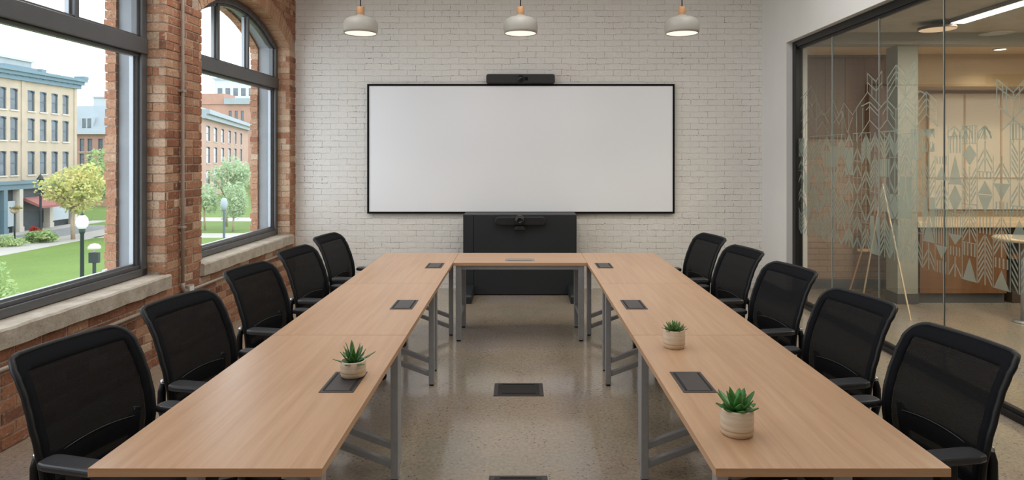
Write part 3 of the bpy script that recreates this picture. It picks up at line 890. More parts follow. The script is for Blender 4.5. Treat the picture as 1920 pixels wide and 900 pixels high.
cb = empty('conference_soundbar', (0, YB-.005, SZ1)); tag(cb, 'long black camera soundbar on top edge of the white screen', 'soundbar')
bm = B(); prism(bm, rbox2d(-.445, .445, 0.0, .125, .03), 1, -.11, 0.0); obj('bar_body', bm, MAT['device'], cb, bevel=.012, segs=3)
bm = B(); lathe(bm, [(0, 0), (.036, 0), (.042, .006), (.042, .03), (0, .03)], 24)
bmesh.ops.rotate(bm, cent=(0, 0, 0), matrix=Matrix.Rotation(PI/2, 3, 'X'), verts=bm.verts); bmesh.ops.translate(bm, vec=(.0, -.108, .065), verts=bm.verts)
ho = obj('lens_housing', bm, MAT['device'], cb, True)
bm = B(); lathe(bm, [(0, 0.031), (.022, .031), (.025, .028), (.025, .02)], 20)
bmesh.ops.rotate(bm, cent=(0, 0, 0), matrix=Matrix.Rotation(PI/2, 3, 'X'), verts=bm.verts); bmesh.ops.translate(bm, vec=(.0, -.110, .065), verts=bm.verts)
obj('lens', bm, MAT['lens'], ho, True)
bm = B(); box(bm, .055, .095, -.113, -.108, .04, .085); obj('sensor_window', bm, MAT['lens'], cb, bevel=.004)

cab = empty('equipment_cabinet', (0, YB, 0)); tag(cab, 'tall flat blue black equipment cabinet standing under the white screen', 'cabinet')
CX0, CX1 = -.715, .70; CF = -.42
bm = B(); box(bm, CX0, CX1, CF, -.10, .012, 1.006); obj('carcass', bm, MAT['cabinet'], cab, bevel=.004)
bm = B(); box(bm, CX0+.135, CX1-.002, CF-.012, CF-.0005, .014, 1.004); obj('front_panel', bm, MAT['cabinet'], cab, bevel=.003)
bm = B(); box(bm, CX0, CX0+.128, CF-.012, CF-.0005, .014, 1.004); obj('side_strip', bm, MAT['cabinet'], cab, bevel=.003)
for xa, xb in ((CX0, CX0+.14), (CX1-.11, CX1)):
    bm = B(); prism(bm, [(CF-.013, .13), (CF-.05, .13), (CF-.45, .10), (CF-.47, .08), (CF-.47, .0), (CF-.013, 0)], 0, xa, xb); obj('foot', bm, MAT['cabinet'], cab, bevel=.006)

vb = empty('video_bar', (0, YB+CF-.0125, .93)); tag(vb, 'small black video bar with round camera on the dark cabinet front', 'video bar')
bm = B(); prism(bm, rbox2d(-.315, .315, -.05, .055, .05, 8), 1, -.075, 0); obj('bar_body', bm, MAT['device'], vb, bevel=.012, segs=3)
bm = B(); lathe(bm, [(0, 0), (.05, 0), (.06, .012), (.06, .09), (.05, .11), (0, .11)], 28)
bmesh.ops.rotate(bm, cent=(0, 0, 0), matrix=Matrix.Rotation(PI/2, 3, 'X'), verts=bm.verts); bmesh.ops.translate(bm, vec=(-.01, -.02, .015), verts=bm.verts)
hd = obj('camera_head', bm, MAT['device'], vb, True)
bm = B(); lathe(bm, [(.036, .0), (.036, .008), (.030, .01), (.024, .003), (0, .005)], 24)
bmesh.ops.rotate(bm, cent=(0, 0, 0), matrix=Matrix.Rotation(PI/2, 3, 'X'), verts=bm.verts); bmesh.ops.translate(bm, vec=(-.01, -.130, .015), verts=bm.verts)
obj('lens', bm, MAT['lens'], hd, True)
bm = B(); prism(bm, [(-.05, -.055), (.03, -.055), (.055, -.085), (.06, -.105), (-.08, -.105), (-.075, -.085)], 1, -.10, -.01); obj('stand_base', bm, MAT['device'], vb, bevel=.008)

# pendant lamps ---------------------------------------------------------------------
def pendant():
    r = empty('pendant_lamp', (0, 0, 0))
    outer = [(.166, 0), (.172, .025), (.176, .055), (.175, .085), (.169, .112), (.158, .132), (.140, .150), (.115, .163), (.085, .171), (.060, .176), (.046, .182), (.044, .19)]
    inner = [(.036, .172), (.08, .163), (.110, .155), (.135, .142), (.152, .125), (.162, .108), (.168, .085), (.169, .055), (.166, .025), (.160, 0.0)]
    bm = B(); lathe(bm, [(0, .19)] + [(a, b) for a, b in outer[::-1]] + inner[::-1], 48); sh = obj('lamp_shade', bm, MAT['shade'], r, True)
    bm = B(); lathe(bm, [(.158, .006), (.150, .016), (0, .024)], 40); obj('diffuser', bm, MAT['lamp_glow'], r, True)
    bm = B(); lathe(bm, [(0, .19), (.036, .19), (.038, .195), (.037, .27), (.033, .276), (0, .276)], 28); obj('wood_cap', bm, MAT['cap_wood'], r, True)
    bm = B(); tube(bm, [(0, 0, .27), (0, 0, .8), (0, 0, ZC-2.99-.02)], .0055, 8); obj('cord', bm, MAT['cord'], r, True)
    bm = B(); lathe(bm, [(0, ZC-2.99-.03), (.05, ZC-2.99-.03), (.055, ZC-2.99), (0, ZC-2.99)], 24); obj('ceiling_rose', bm, MAT['shade'], r, True)
    return r
p0 = pendant()
for k, (x, lb) in enumerate(((-1.64, 'nearest the windows'), (0.0, 'above the middle of the screen'), (1.655, 'nearest the glass wall'))):
    p = p0 if k == 0 else dup(p0)
    p.location = (x, 6.56, 2.99)
    tag(p, 'grey bell pendant lamp with wooden cap, ' + ('over the window side tables', 'over the middle of the white screen', 'over the glass side tables')[k], 'pendant lamp', 'pendant lamps in front of the screen')

# ------------------------------------------------------------------ tables
TT = 0.74; TH = 0.028
def power_module(parent, x0, x1, y0, y1, z, body, horiz=False):
    bm = B(); box(bm, x0, x1, y0, y1, z-.02, z+.003); pm = obj('power_module', bm, body, parent, bevel=.001)
    if not horiz:
        bm = B(); box(bm, x0+.022, x1-.022, y0+.014, y1-.014, z+.003, z+.005); obj('lid', bm, body, pm, bevel=.001)
        bm = B(); box(bm, x0+.012, x0+.021, y0+.02, y1-.02, z+.003, z+.0045); obj('slot', bm, MAT['slot'], pm)
        bm = B(); box(bm, x1-.021, x1-.012, y0+.02, y1-.02, z+.003, z+.0045); obj('slot', bm, MAT['slot'], pm)
    else:
        bm = B(); box(bm, x0+.02, x1-.02, y0+.016, y1-.016, z+.003, z+.005); obj('lid', bm, body, pm, bevel=.001)
        for ya in (y0+.005, y1-.014):
            bm = B(); box(bm, x0+.025, x1-.025, ya, ya+.009, z+.003, z+.0045); obj('slot', bm, MAT['slot'], pm)
    return pm

def leg_mesh(x, y, w=.040, d=.055):
    bm = B(); box(bm, x-w/2, x+w/2, y-d/2, y+d/2, .012, TT-TH)
    return bm
def side_table(name, xin, xout, y0, y1, yl0, yl1, label, pw):
    """xin: inner edge X, xout: outer edge X"""
    s = 1 if xout > xin else -1
    xm = (xin+xout)/2
    r = empty(name, (xm, (y0+y1)/2, 0))
    cy = (y0+y1)/2
    tag(r, label, 'table', 'oak tables set in a U shape')
    bm = B(); box(bm, min(xin, xout)-xm, max(xin, xout)-xm, y0-cy+.0018, y1-cy-.0018, TT-TH, TT)
    top = obj('tabletop', bm, MAT['oak_y'], r, bevel=.0015)
    top.data.materials.append(MAT['edge'])
    for p in top.data.polygons:
        if abs(p.normal.z) < .5: p.material_index = 1
    for yl, ins in ((yl0, .062), (yl1, .040)):
        xi = xin + s*ins; xo = xout - s*.27
        for x in (xi, xo):
            bm = leg_mesh(x-xm, yl-cy); lg = obj('leg', bm, MAT['steel'], r, bevel=.003)
            bm = B(); box(bm, x-xm-.016, x-xm+.016, yl-cy-.022, yl-cy+.022, 0, .014); obj('glide', bm, MAT['slot'], lg)
        for z0, z1 in ((.085, .235), (.185, .335)) if yl == yl1 else ():
            bm = B(); bar(bm, (xi-xm+s*.018, yl-cy, z0), (xo-xm-s*.018, yl-cy, z1), .032, .034); obj('brace', bm, MAT['steel'], r, bevel=.003)
        bm = B(); box(bm, min(xi, xo)-xm, max(xi, xo)-xm, yl-cy-.02, yl-cy+.02, TT-TH-.045, TT-TH); obj('cross_rail', bm, MAT['steel'], r, bevel=.003)
    for x in (xin+s*.11, xout-s*.11):
        bm = B(); box(bm, x-xm-.018, x-xm+.018, yl0-cy, yl1-cy, TT-TH-.042, TT-TH-.002); obj('long_rail', bm, MAT['steel'], r, bevel=.003)
    power_module(r, pw[0]-xm, pw[1]-xm, pw[2]-cy, pw[3]-cy, TT, MAT['power'])
    return r
SEAM = (2.045, 3.570, 5.004, 6.590)
LEGS = ((2.20, 3.44), (3.60, 4.86), (5.19, 6.21))
PW = ((2.70, 2.956), (4.167, 4.43), (5.69, 5.95))
LBL = ('section at the open end', 'middle section of its row', 'section meeting the cross table')
for i in range(3):
    side_table('conference_table', -.634, -1.385, SEAM[i], SEAM[i+1], *LEGS[i], 'oak table with steel legs on the window side, ' + LBL[i], (-.853, -.706, *PW[i]))
for i in range(3):
    side_table('conference_table', .624, 1.378, SEAM[i], SEAM[i+1], *LEGS[i], 'oak table with steel legs on the glass side, ' + LBL[i], (.688, .83, *PW[i]))
# cross table
ct2 = empty('conference_table', (-.006, 6.28, 0)); tag(ct2, 'light oak cross table closing the U in front of the dark cabinet', 'table', 'oak tables set in a U shape')
bm = B(); box(bm, -.626, .628, 5.975-6.28, 6.588-6.28, TT-TH, TT); tp = obj('tabletop', bm, MAT['oak_x'], ct2, bevel=.0015)
tp.data.materials.append(MAT['edge'])
for p in tp.data.polygons:
    if abs(p.normal.z) < .5: p.material_index = 1
for x in (-.575, .575):
    for y in (6.02-6.28, 6.50-6.28):
        bm = B(); box(bm, x-.026, x+.026, y-.026, y+.026, .012, TT-TH); lg = obj('leg', bm, MAT['steel'], ct2, bevel=.003)
        bm = B(); box(bm, x-.018, x+.018, y-.018, y+.018, 0, .014); obj('glide', bm, MAT['slot'], lg)
    bm = B(); bar(bm, (x, 6.02-6.28, .22), (x, 6.50-6.28, .22), .03, .03); obj('brace', bm, MAT['steel'], ct2)
for y in (6.02-6.28, 6.50-6.28):
    bm = B(); box(bm, -.555, .555, y-.016, y+.016, TT-TH-.04, TT-TH); obj('long_rail', bm, MAT['steel'], ct2, bevel=.002)
power_module(ct2, -.142, .14, 6.07-6.28, 6.20-6.28, TT, MAT['power_grey'], True)

# floor boxes
for k, (x0, x1, y0, y1) in enumerate(((-.196, .168, 4.63, 4.88), (-.17, .145, 3.20, 3.47))):
    fb = empty('floor_box', ((x0+x1)/2, (y0+y1)/2, 0)); w, d = (x1-x0)/2, (y1-y0)/2
    tag(fb, 'black floor outlet box in the concrete, ' + ('in the middle of the U', 'towards the open end of the U')[k], 'floor box', 'outlet boxes in the floor')
    bm = B(); box(bm, -w, w, -d, d, 0, .006); obj('box_rim', bm, MAT['power'], fb, bevel=.001)
    bm = B(); box(bm, -w+.03, w-.03, -d+.02, d-.02, .006, .009); obj('lid', bm, MAT['device'], fb, bevel=.001)
    for ya in (-d+.026, d-.036):
        bm = B(); box(bm, -w+.06, w-.06, ya, ya+.012, .0085, .0105); obj('slot', bm, MAT['slot'], fb)

# ------------------------------------------------------------------ plants
def leaf(bm, base, az, tilt, L, W, T, curve=0.3, n=7):
    """fleshy pointed leaf with thickness"""
    d = Vector((math.cos(az), math.sin(az), 0)); up = Vector((0, 0, 1)); s = Vector((-math.sin(az), math.cos(az), 0))
    p = Vector(base); rings = []
    a = tilt
    for k in range(n+1):
        t = k/n
        w = W*(math.sin(PI*min(1, (t*0.80+0.16)))**0.8) if t < 1 else 0.0008
        th = T*(1-t*0.75)
        dirv = d*math.cos(a) + up*math.sin(a); nrm = up*math.cos(a) - d*math.sin(a)
        rings.append([bm.verts.new(p + s*w/2 + nrm*th*.25), bm.verts.new(p + nrm*th*-.05), bm.verts.new(p - s*w/2 + nrm*th*.25), bm.verts.new(p - s*w*.3 - nrm*th*.45), bm.verts.new(p - nrm*th*.7), bm.verts.new(p + s*w*.3 - nrm*th*.45)])
        p = p + dirv*(L/n); a += curve/n
    fs = []
    for A, C in zip(rings, rings[1:]):
        for k in range(6): fs.append(bm.faces.new((A[k], A[(k+1) % 6], C[(k+1) % 6], C[k])))
    fs.append(bm.faces.new(rings[0][::-1])); fs.append(bm.faces.new(rings[-1]))
    bmesh.ops.recalc_face_normals(bm, faces=fs)
def plant(x, y, label, r, h, leaves, mat, seed):
    rt = empty('potted_succulent', (x, y, TT+(.0052 if x < 0 else .0004))); tag(rt, label, 'potted plant', 'succulents on the tables')
    bm = B(); lathe(bm, [(0, 0), (r*.86, 0), (r*.95, .004), (r, .014), (r*1.005, h*.5), (r, h-.003), (r*.98, h), (r*.90, h), (r*.885, h-.004), (r*.88, h-.016), (0, h-.016)], 40); obj('pot', bm, MAT['pot'], rt, True)
    bm = B(); lathe(bm, [(r*.87, h-.014), (r*.5, h-.008), (0, h-.006)], 24); obj('soil', bm, MAT['soil'], rt, True)
    bm = B(); rr = random.Random(seed)
    for (cnt, tilt, L, W, T, rad, cv) in leaves:
        ph = rr.random()*6
        for k in range(cnt):
            az = ph+2*PI*k/cnt+rr.uniform(-.22, .22)
            leaf(bm, (rad*math.cos(az), rad*math.sin(az), h-.012), az, tilt+rr.uniform(-.14, .14), L*rr.uniform(.86, 1.1), W, T, cv)
    obj('foliage', bm, mat, rt, True)
plant(-.757, 2.895, 'small succulent with long pointed dark leaves in a low stoneware pot', .056, .072,
      [(6, .14, .095, .022, .008, .010, .30), (5, .66, .080, .024, .009, .007, .3), (4, 1.05, .092, .024, .009, .004, .2), (2, 1.3, .09, .02, .008, .002, 0)], MAT['aloe'], 4)
plant(.803, 3.345, 'small bushy succulent with short grey green leaves in a tall stoneware pot', .056, .094,
      [(11, .2, .062, .016, .007, .012, .4), (11, .6, .060, .016, .007, .010, .35), (9, .95, .058, .015, .007, .006, .2), (5, 1.3, .055, .014, .006, .003, 0)], MAT['sedum'], 8)
plant(.779, 2.305, 'fleshy green agave like succulent in a banded stoneware pot at table end', .058, .094,
      [(7, .20, .070, .034, .015, .016, .3), (7, .60, .082, .034, .014, .010, .25), (5, 1.0, .082, .032, .013, .006, .15), (3, 1.32, .076, .028, .011, .003, 0)], MAT['agave'], 5)

# ------------------------------------------------------------------ chairs
def interp(tab, z):
    for (a, x), (b, y2) in zip(tab, tab[1:]):
        if z <= b:
            t = (z-a)/(b-a); t = max(0, min(1, t)); t = t*t*(3-2*t)*0.4 + t*0.6
            return x+(y2-x)*t
    return tab[-1][1]
PX = [(.47, -.195), (.54, -.187), (.62, -.186), (.70, -.198), (.78, -.222), (.86, -.252), (.93, -.288), (.965, -.320), (.995, -.366)]
PW_ = [(.47, .222), (.56, .243), (.66, .258), (.76, .262), (.88, .258), (1.005, .252)]
ZB0, ZB1 = .47, .995
def back_pt(u, z, off=0.0):
    """u -1..1 across, z height; off moves along the back's normal (positive = towards the sitter)"""
    hw = interp(PW_, z)
    r = .055; d = ZB1-z
    if d < r: hw = hw - r + math.sqrt(max(0, r*r-(r-d)**2))
    r2 = .06; d2 = z-ZB0
    if d2 < r2: hw = hw - r2 + math.sqrt(max(0, r2*r2-(r2-d2)**2))
    x = interp(PX, z) + .018*u*u + off
    return (x, u*hw, z)
def zs(n):
    """rows, closer together at both ends for the round corners"""
    out = []
    for k in range(n+1):
        t = k/n; e = (1-math.cos(PI*t))/2
        out.append(ZB0+(ZB1-ZB0)*(0.45*t+0.55*e))
    return out
def make_chair():
    r = empty('office_chair', (0, 0, 0))
    NU, NV = 24, 34; zr = zs(NV)
    zi0, zi1, ui = .545, .945, .80
    front = .012
    # padded frame with rounded edge
    def grid(sel, off):
        bm = B(); vs = {}
        def V(i, j):
            if (i, j) not in vs: vs[(i, j)] = bm.verts.new(back_pt(-1+2*i/NU, zr[j], off))
            return vs[(i, j)]
        for i in range(NU):
            for j in range(NV):
                uc = abs(-1+2*(i+.5)/NU); zc = (zr[j]+zr[j+1])/2
                if sel(uc, zc): bm.faces.new((V(i, j), V(i, j+1), V(i+1, j+1), V(i+1, j)))
        bmesh.ops.recalc_face_normals(bm, faces=bm.faces[:])
        return bm
    bm = grid(lambda u, z: u > ui or z < zi0 or z > zi1, 0.0)
    pts = []
    for j in range(NV+1): pts.append(back_pt(-1, zr[j], -.006))
    for i in range(1, NU): pts.append(back_pt(-1+2*i/NU, zr[NV], -.006))
    for j in range(NV, -1, -1): pts.append(back_pt(1, zr[j], -.006))
    for i in range(NU-1, 0, -1): pts.append(back_pt(-1+2*i/NU, zr[0], -.006))
    # drop coincident points
    q = [pts[0]]
    for p in pts[1:]:
        if (Vector(p)-Vector(q[-1])).length > .004: q.append(p)
    n0 = len(bm.faces)
    tube(bm, q, .0095, 8, True)
    fr = obj('back_frame', bm, MAT['border'], r, True)
    fr.data.materials.append(MAT['chair_black'])
    for p in fr.data.polygons:
        if p.index >= n0: p.material_index = 1
    m = fr.modifiers.new('Solidify', 'SOLIDIFY'); m.thickness = .004; m.offset = 0
    bm = grid(lambda u, z: u <= ui and zi0 <= z <= zi1, -.002)
    obj('back_mesh', bm, MAT['mesh'], r, True)
    # lumbar support arch
    bm = B()
    N = 16; lo, hi = [], []
    for k in range(N+1):
        u = -.76+1.52*k/N; zt = .640+.012*(1-(u/.76)**2)
        hi.append(bm.verts.new(back_pt(u, zt, -.020))); lo.append(bm.verts.new(back_pt(u, .57, -.020)))
    for k in range(N): bm.faces.new((lo[k], lo[k+1], hi[k+1], hi[k]))
    lm = obj('lumbar_support', bm, MAT['chair_black'], r, True)
    m = lm.modifiers.new('Solidify', 'SOLIDIFY'); m.thickness = .01; m.offset = 0
    bm = B(); tube(bm, [back_pt(-.62+1.24*k/N, .645+.012*(1-((-.62+1.24*k/N)/.62)**2), .002) for k in range(N+1)], .0016, 6)
    obj('lumbar_edge', bm, MAT['lum'], lm, True)
    # back bracket
    bm = B()
    for s in (-1, 1):
        tube(bm, [(-.228, s*.222, .645), (-.238, s*.222, .60), (-.246, s*.215, .52), (-.236, s*.20, .44), (-.19, s*.17, .405), (-.06, s*.11, .40)], [.014, .018, .019, .019, .018, .016], 8)
    tube(bm, [(-.236, -.215, .62), (-.232, 0, .60), (-.236, .215, .62)], .016, 8)
    obj('back_bracket', bm, MAT['chair_black'], r, True)
    for s in (-1, 1):
        bm = B(); lathe(bm, [(0, 0), (.016, 0), (.017, .008), (.012, .016), (0, .018)], 14, -.228, s*.222, .640); obj('bracket_cap', bm, MAT['chrome'], r, True)
    # seat
    bm = B(); prism(bm, rbox2d(-.215, .255, -.235, .235, .075, 6), 2, .435, .495); obj('seat', bm, MAT['chair_fabric'], r, bevel=.022, segs=3)
    bm = B(); prism(bm, rbox2d(-.195, .225, -.215, .215, .07, 6), 2, .405, .435); obj('seat_pan', bm, MAT['chair_black'], r, bevel=.006)
    # arms
    for s in (-1, 1):
        bm = B(); prism(bm, [(.135, -.032), (.10, -.042), (-.10, -.044), (-.135, -.036), (-.142, 0), (-.135, .036), (-.10, .044), (.10, .042), (.135, .032), (.142, 0)], 2, 0, .030)
        bmesh.ops.translate(bm, vec=(-.008, s*.262, .635), verts=bm.verts)
        pd = obj('arm_pad', bm, MAT['arm_black'], r, bevel=.011, segs=3)
        bm = B(); bar(bm, (.0, s*.262, .632), (.0, s*.262, .56), .036, .075, (1, 0, 0)); bar(bm, (.0, s*.262, .57), (.0, s*.258, .40), .030, .055, (1, 0, 0)); bar(bm, (.0, s*.268, .41), (.0, s*.10, .41), .055, .022)
        obj('arm_post', bm, MAT['chair_black'], r, bevel=.006)
    # column and base
    bm = B(); lathe(bm, [(0, .12), (.026, .12), (.026, .24), (.018, .245), (.018, .40), (.06, .40), (.08, .412), (0, .412)], 20, .06); obj('gas_column', bm, MAT['chair_black'], r, True)
    bm = B(); lathe(bm, [(0, .075), (.04, .075), (.045, .09), (.045, .125), (.035, .14), (0, .14)], 20)
    for k in range(5):
        a = 2*PI*k/5; c, s_ = math.cos(a), math.sin(a)
        bar(bm, (.02*c, .02*s_, .108), (.19*c, .19*s_, .098), .042, .036); bar(bm, (.18*c, .18*s_, .098), (.345*c, .345*s_, .076), .034, .026)
    bmesh.ops.translate(bm, vec=(.06, 0, 0), verts=bm.verts)
    obj('star_base', bm, MAT['chair_black'], r, bevel=.004)
    for k in range(5):
        a = 2*PI*k/5; c, s_ = .06+.345*math.cos(a), .345*math.sin(a)
        bm = B(); box(bm, c-.012, c+.012, s_-.012, s_+.012, .045, .075)
        cs = obj('caster', bm, MAT['device'], r, bevel=.003)
        bm = B(); b2 = a+1.0+k*.7
        for t in (-.017, .017):
            lathe(bm, [(0, t-.010), (.022, t-.010), (.028, t-.006), (.028, t+.006), (.022, t+.010), (0, t+.010)], 18)
        bmesh.ops.rotate(bm, cent=(0, 0, 0), matrix=Matrix.Rotation(PI/2, 3, 'X'), verts=bm.verts)
        bmesh.ops.rotate(bm, cent=(0, 0, 0), matrix=Matrix.Rotation(b2, 3, 'Z'), verts=bm.verts)
        bmesh.ops.translate(bm, vec=(c, s_, .0285), verts=bm.verts)
        obj('wheel', bm, MAT['device'], cs, True)
    return r
MAT['lum'] = plain('grey_highlight_line', (60, 61, 64), .4)  # lighter grey paints the highlight along the lumbar edge
ch0 = make_chair()
ORD = ('fifth', 'fourth', 'third', 'second', 'first')
CHL = ((1.49, 2.50, -.24), (1.46, 3.27, -.20), (1.50, 4.22, -.19), (1.475, 5.05, -.18), (1.475, 5.90, -.16))
CHR = ((1.49, 2.57, -.17), (1.47, 3.31, -.20), (1.49, 4.20, -.22), (1.47, 5.04, -.20), (1.445, 5.86, -.20))
first = True
for side, spots in ((-1, CHL), (1, CHR)):
    for i, (xc, yc, yaw) in enumerate(spots):
        c = ch0 if first else dup(ch0)
        first = False
        c.location = (side*xc, yc, 0)
        c.rotation_euler = (0, 0, yaw if side < 0 else PI-yaw)
        tag(c, 'black mesh office chair on the %s side, %s from the white brick wall' % ('window' if side < 0 else 'glass wall', ORD[i]), 'chair', 'office chairs along the tables')

# ------------------------------------------------------------------ outdoors
GZ = -5.0
def strip(name, pts, z, mat):
    bm = B(); prism(bm, pts, 2, z-.1, z); return obj(name, bm, mat, kind='structure')
def grass_mat():
    t = NT('mown_grass'); v = t.coord('Object')
    n1 = t.noise(v, .25, 4); n2 = t.noise(v, 6, 4, .7)
    c = t.ramp(n1, [(.3, s2l((88, 110, 52))), (.7, s2l((104, 126, 62)))])
    c = t.mix(t.ramp(n2, [(.3, (0, 0, 0)), (.7, (.5, .5, .5))]), c, s2l((120, 140, 80)))
    return t.finish(t.principled(c, .9, 0, .2))
MAT['grass'] = grass_mat()
MAT['paving'] = plain('pale_concrete_paving', (170, 166, 158), .9, var=.05, scale=1)
MAT['asphalt'] = plain('grey_asphalt', (132, 132, 132), .9, var=.06, scale=1)
strip('ground_lawn', [(-200, 2), (-3.6, 2), (-3.6, 200), (-200, 200)], GZ, MAT['grass'])
strip('path_1', [(-38.2, 5), (-35.3, 5), (-34.8, 60), (-38.2, 60)], GZ+.02, MAT['paving'])
strip('path_2', [(-35.2, 52.5), (-4, 52.5), (-4, 55.5), (-35.2, 55.5)], GZ+.02, MAT['paving'])
strip('path_3', [(-40, 66), (-4, 64.5), (-4, 68.5), (-40, 70)], GZ+.02, MAT['paving'])
strip('street', [(-42.4, 5), (-38.2, 5), (-38.2, 62), (-42.4, 62)], GZ+.01, MAT['asphalt'])
strip('sidewalk', [(-44.2, 5), (-42.4, 5), (-42.4, 66), (-44.2, 66)], GZ+.06, MAT['paving'])

def facade(root, wallmat, u0, u1, z0, z1, depth, cols, ww, rows_, framemat, panemat, arch=.12, sillmat=None):
    """box walls (local X along the front, +Y into the building) with real window openings"""
    bm = B()
    us = [u0]; 
    for c in cols: us += [c-ww/2, c+ww/2]
    us.append(u1)
    zs_ = [z0]
    for a, b in rows_: zs_ += [a, b]
    zs_.append(z1)
    for i in range(len(us)-1):
        for j in range(len(zs_)-1):
            if i % 2 == 1 and j % 2 == 1:
                a, b, c, d = us[i], us[i+1], zs_[j], zs_[j+1]; e = .16
                quad(bm, (a, 0, c), (a, e, c), (a, e, d), (a, 0, d)); quad(bm, (b, 0, c), (b, 0, d), (b, e, d), (b, e, c))
                quad(bm, (a, 0, d), (a, e, d), (b, e, d), (b, 0, d)); quad(bm, (a, 0, c), (b, 0, c), (b, e, c), (a, e, c))
                continue
            quad(bm, (us[i], 0, zs_[j]), (us[i+1], 0, zs_[j]), (us[i+1], 0, zs_[j+1]), (us[i], 0, zs_[j+1]))
    quad(bm, (u0, 0, z0), (u0, 0, z1), (u0, depth, z1), (u0, depth, z0)); quad(bm, (u1, 0, z0), (u1, depth, z0), (u1, depth, z1), (u1, 0, z1))
    quad(bm, (u0, depth, z0), (u0, depth, z1), (u1, depth, z1), (u1, depth, z0)); quad(bm, (u0, 0, z1), (u1, 0, z1), (u1, depth, z1), (u0, depth, z1))
    obj('building_walls', bm, wallmat, root)
    for c in cols:
        for a, b in rows_:
            bm = B(); x0, x1 = c-ww/2, c+ww/2; f = .07
            box(bm, x0, x0+f, .08, .16, a, b); box(bm, x1-f, x1, .08, .16, a, b); box(bm, x0, x1, .08, .16, b-f, b); box(bm, x0, x1, .08, .16, a, a+f)
            box(bm, x0, x1, .09, .15, (a+b)/2-.035, (a+b)/2+.035)
            # arched head pieces
            prism(bm, [(x0, b), (x0, b-arch), (x0+ww*.22, b-arch*.35), (c, b-.02), (x1-ww*.22, b-arch*.35), (x1, b-arch), (x1, b)], 1, -.02, .08)
            wd = obj('sash_window', bm, framemat, root)
            bm = B(); quad(bm, (x0, .13, a), (x1, .13, a), (x1, .13, b), (x0, .13, b)); obj('pane', bm, panemat, wd)
            bm = B(); box(bm, x0-.08, x1+.08, -.10, .1, a-.12, a); obj('stone_sill', bm, sillmat or wallmat, wd)

MAT['cream'] = plain('cream_brick', (182, 166, 146), .9, var=.08, scale=.8, bump=.2, bscale=8)
MAT['cream_sill'] = plain('pale_stone', (200, 192, 178), .9, var=.04)
MAT['far_red'] = plain('hazed_red_brick', (176, 136, 120), .9, var=.08, scale=.6)  # red paled so the colour carries the distance haze
MAT['far_red2'] = plain('pale_red_brick', (186, 152, 136), .9, var=.06, scale=.5)  # outdoor haze is mixed into this red as well
MAT['slate_blue'] = plain('blue_grey_painted_wood', (104, 128, 138), .6, var=.05, scale=1)
MAT['roof_grey'] = plain('grey_slate_roof', (150, 160, 166), .6, var=.06, scale=1)
MAT['win_frame'] = plain('blue_grey_sash', (84, 98, 108), .6, var=.05)
MAT['win_pane'] = plain('dim_window_glass', (92, 102, 108), .15, var=.3, scale=.9)
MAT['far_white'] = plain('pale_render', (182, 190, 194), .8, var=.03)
MAT['dark_green'] = plain('dark_green_iron', (44, 54, 54), .5, .2, .05)
MAT['globe'] = plain('opal_globe', (238, 238, 236), .35, var=.01)
MAT['awning'] = plain('red_canvas', (160, 104, 98), .8, var=.05)  # red dulled to put outdoor haze into the canvas colour
MAT['shop_dark'] = plain('dark_shopfront', (70, 74, 78), .5, var=.15, scale=2)

cr = empty('commercial_building', (-44, 0, 0), PI/2)
tag(cr, 'cream brick four storey building with blue grey cornice seen through the window', 'building')
cols = [49.0, 50.2, 51.4, 52.6, 54.35, 55.6, 57.55, 59.0, 60.45, 61.9]
facade(cr, MAT['cream'], 40, 63.5, -.6, 8.6, 12, cols, .82, [(.05, 2.15), (3.1, 5.1), (5.75, 7.6)], MAT['win_frame'], MAT['win_pane'], .22, MAT['cream_sill'])
bm = B(); box(bm, 39.8, 63.75, -.28, .1, 8.35, 8.75); box(bm, 39.8, 63.9, -.5, .1, 8.75, 9.05); box(bm, 39.8, 64.05, -.72, .15, 9.05, 9.32); box(bm, 58.0, 58.6, -.6, .3, 9.3, 9.6); box(bm, 54.0, 57.6, -.5, .3, 9.3, 9.55); box(bm, 63.5, 64.1, -.75, .3, 9.3, 9.62)
obj('cornice', bm, MAT['slate_blue'], cr)
for k in range(20):
    u = 48.2+k*.8; bm = B(); prism(bm, [(-.02, 8.4), (-.34, 8.72), (-.46, 9.05), (-.02, 9.05)], 0, u, u+.16); obj('bracket', bm, MAT['slate_blue'], cr)
for u in (56.55, 63.2):
    bm = B(); box(bm, u-.18, u+.18, -.08, .02, -.4, 8.4); obj('pilaster', bm, MAT['cream'], cr)
bm = B(); box(bm, 40, 63.6, -.25, .05, -.75, -.45); box(bm, 40, 63.6, -.12, .05, -1.2, -.75); obj('shop_fascia', bm, MAT['slate_blue'], cr)
bm = B(); box(bm, 40, 63.5, .5, 12, GZ, -.6); obj('shopfront', bm, MAT['shop_dark'], cr)
for u in (50.0, 52.0, 54.6, 56.3, 59.9, 63.2):
    bm = B(); box(bm, u-.2, u+.2, -.1, .5, GZ, -1.2); box(bm, u-.26, u+.26, -.16, .5, GZ, GZ+.5); obj('shop_column', bm, MAT['cream_sill'] if u != 54.6 else MAT['slate_blue'], cr)
for u0, u1 in ((54.9, 56.0), (50.3, 51.7), (60.3, 62.6)):
    bm = B(); box(bm, u0, u1, .2, .5, GZ+.6, -2.2); obj('shop_window', bm, MAT['far_white'], cr)
bm = B(); prism(bm, [(.3, -2.0), (-1.3, -2.75), (-1.3, -2.95), (.3, -2.3)], 0, 57.1, 60.3); obj('awning', bm, MAT['awning'], cr)

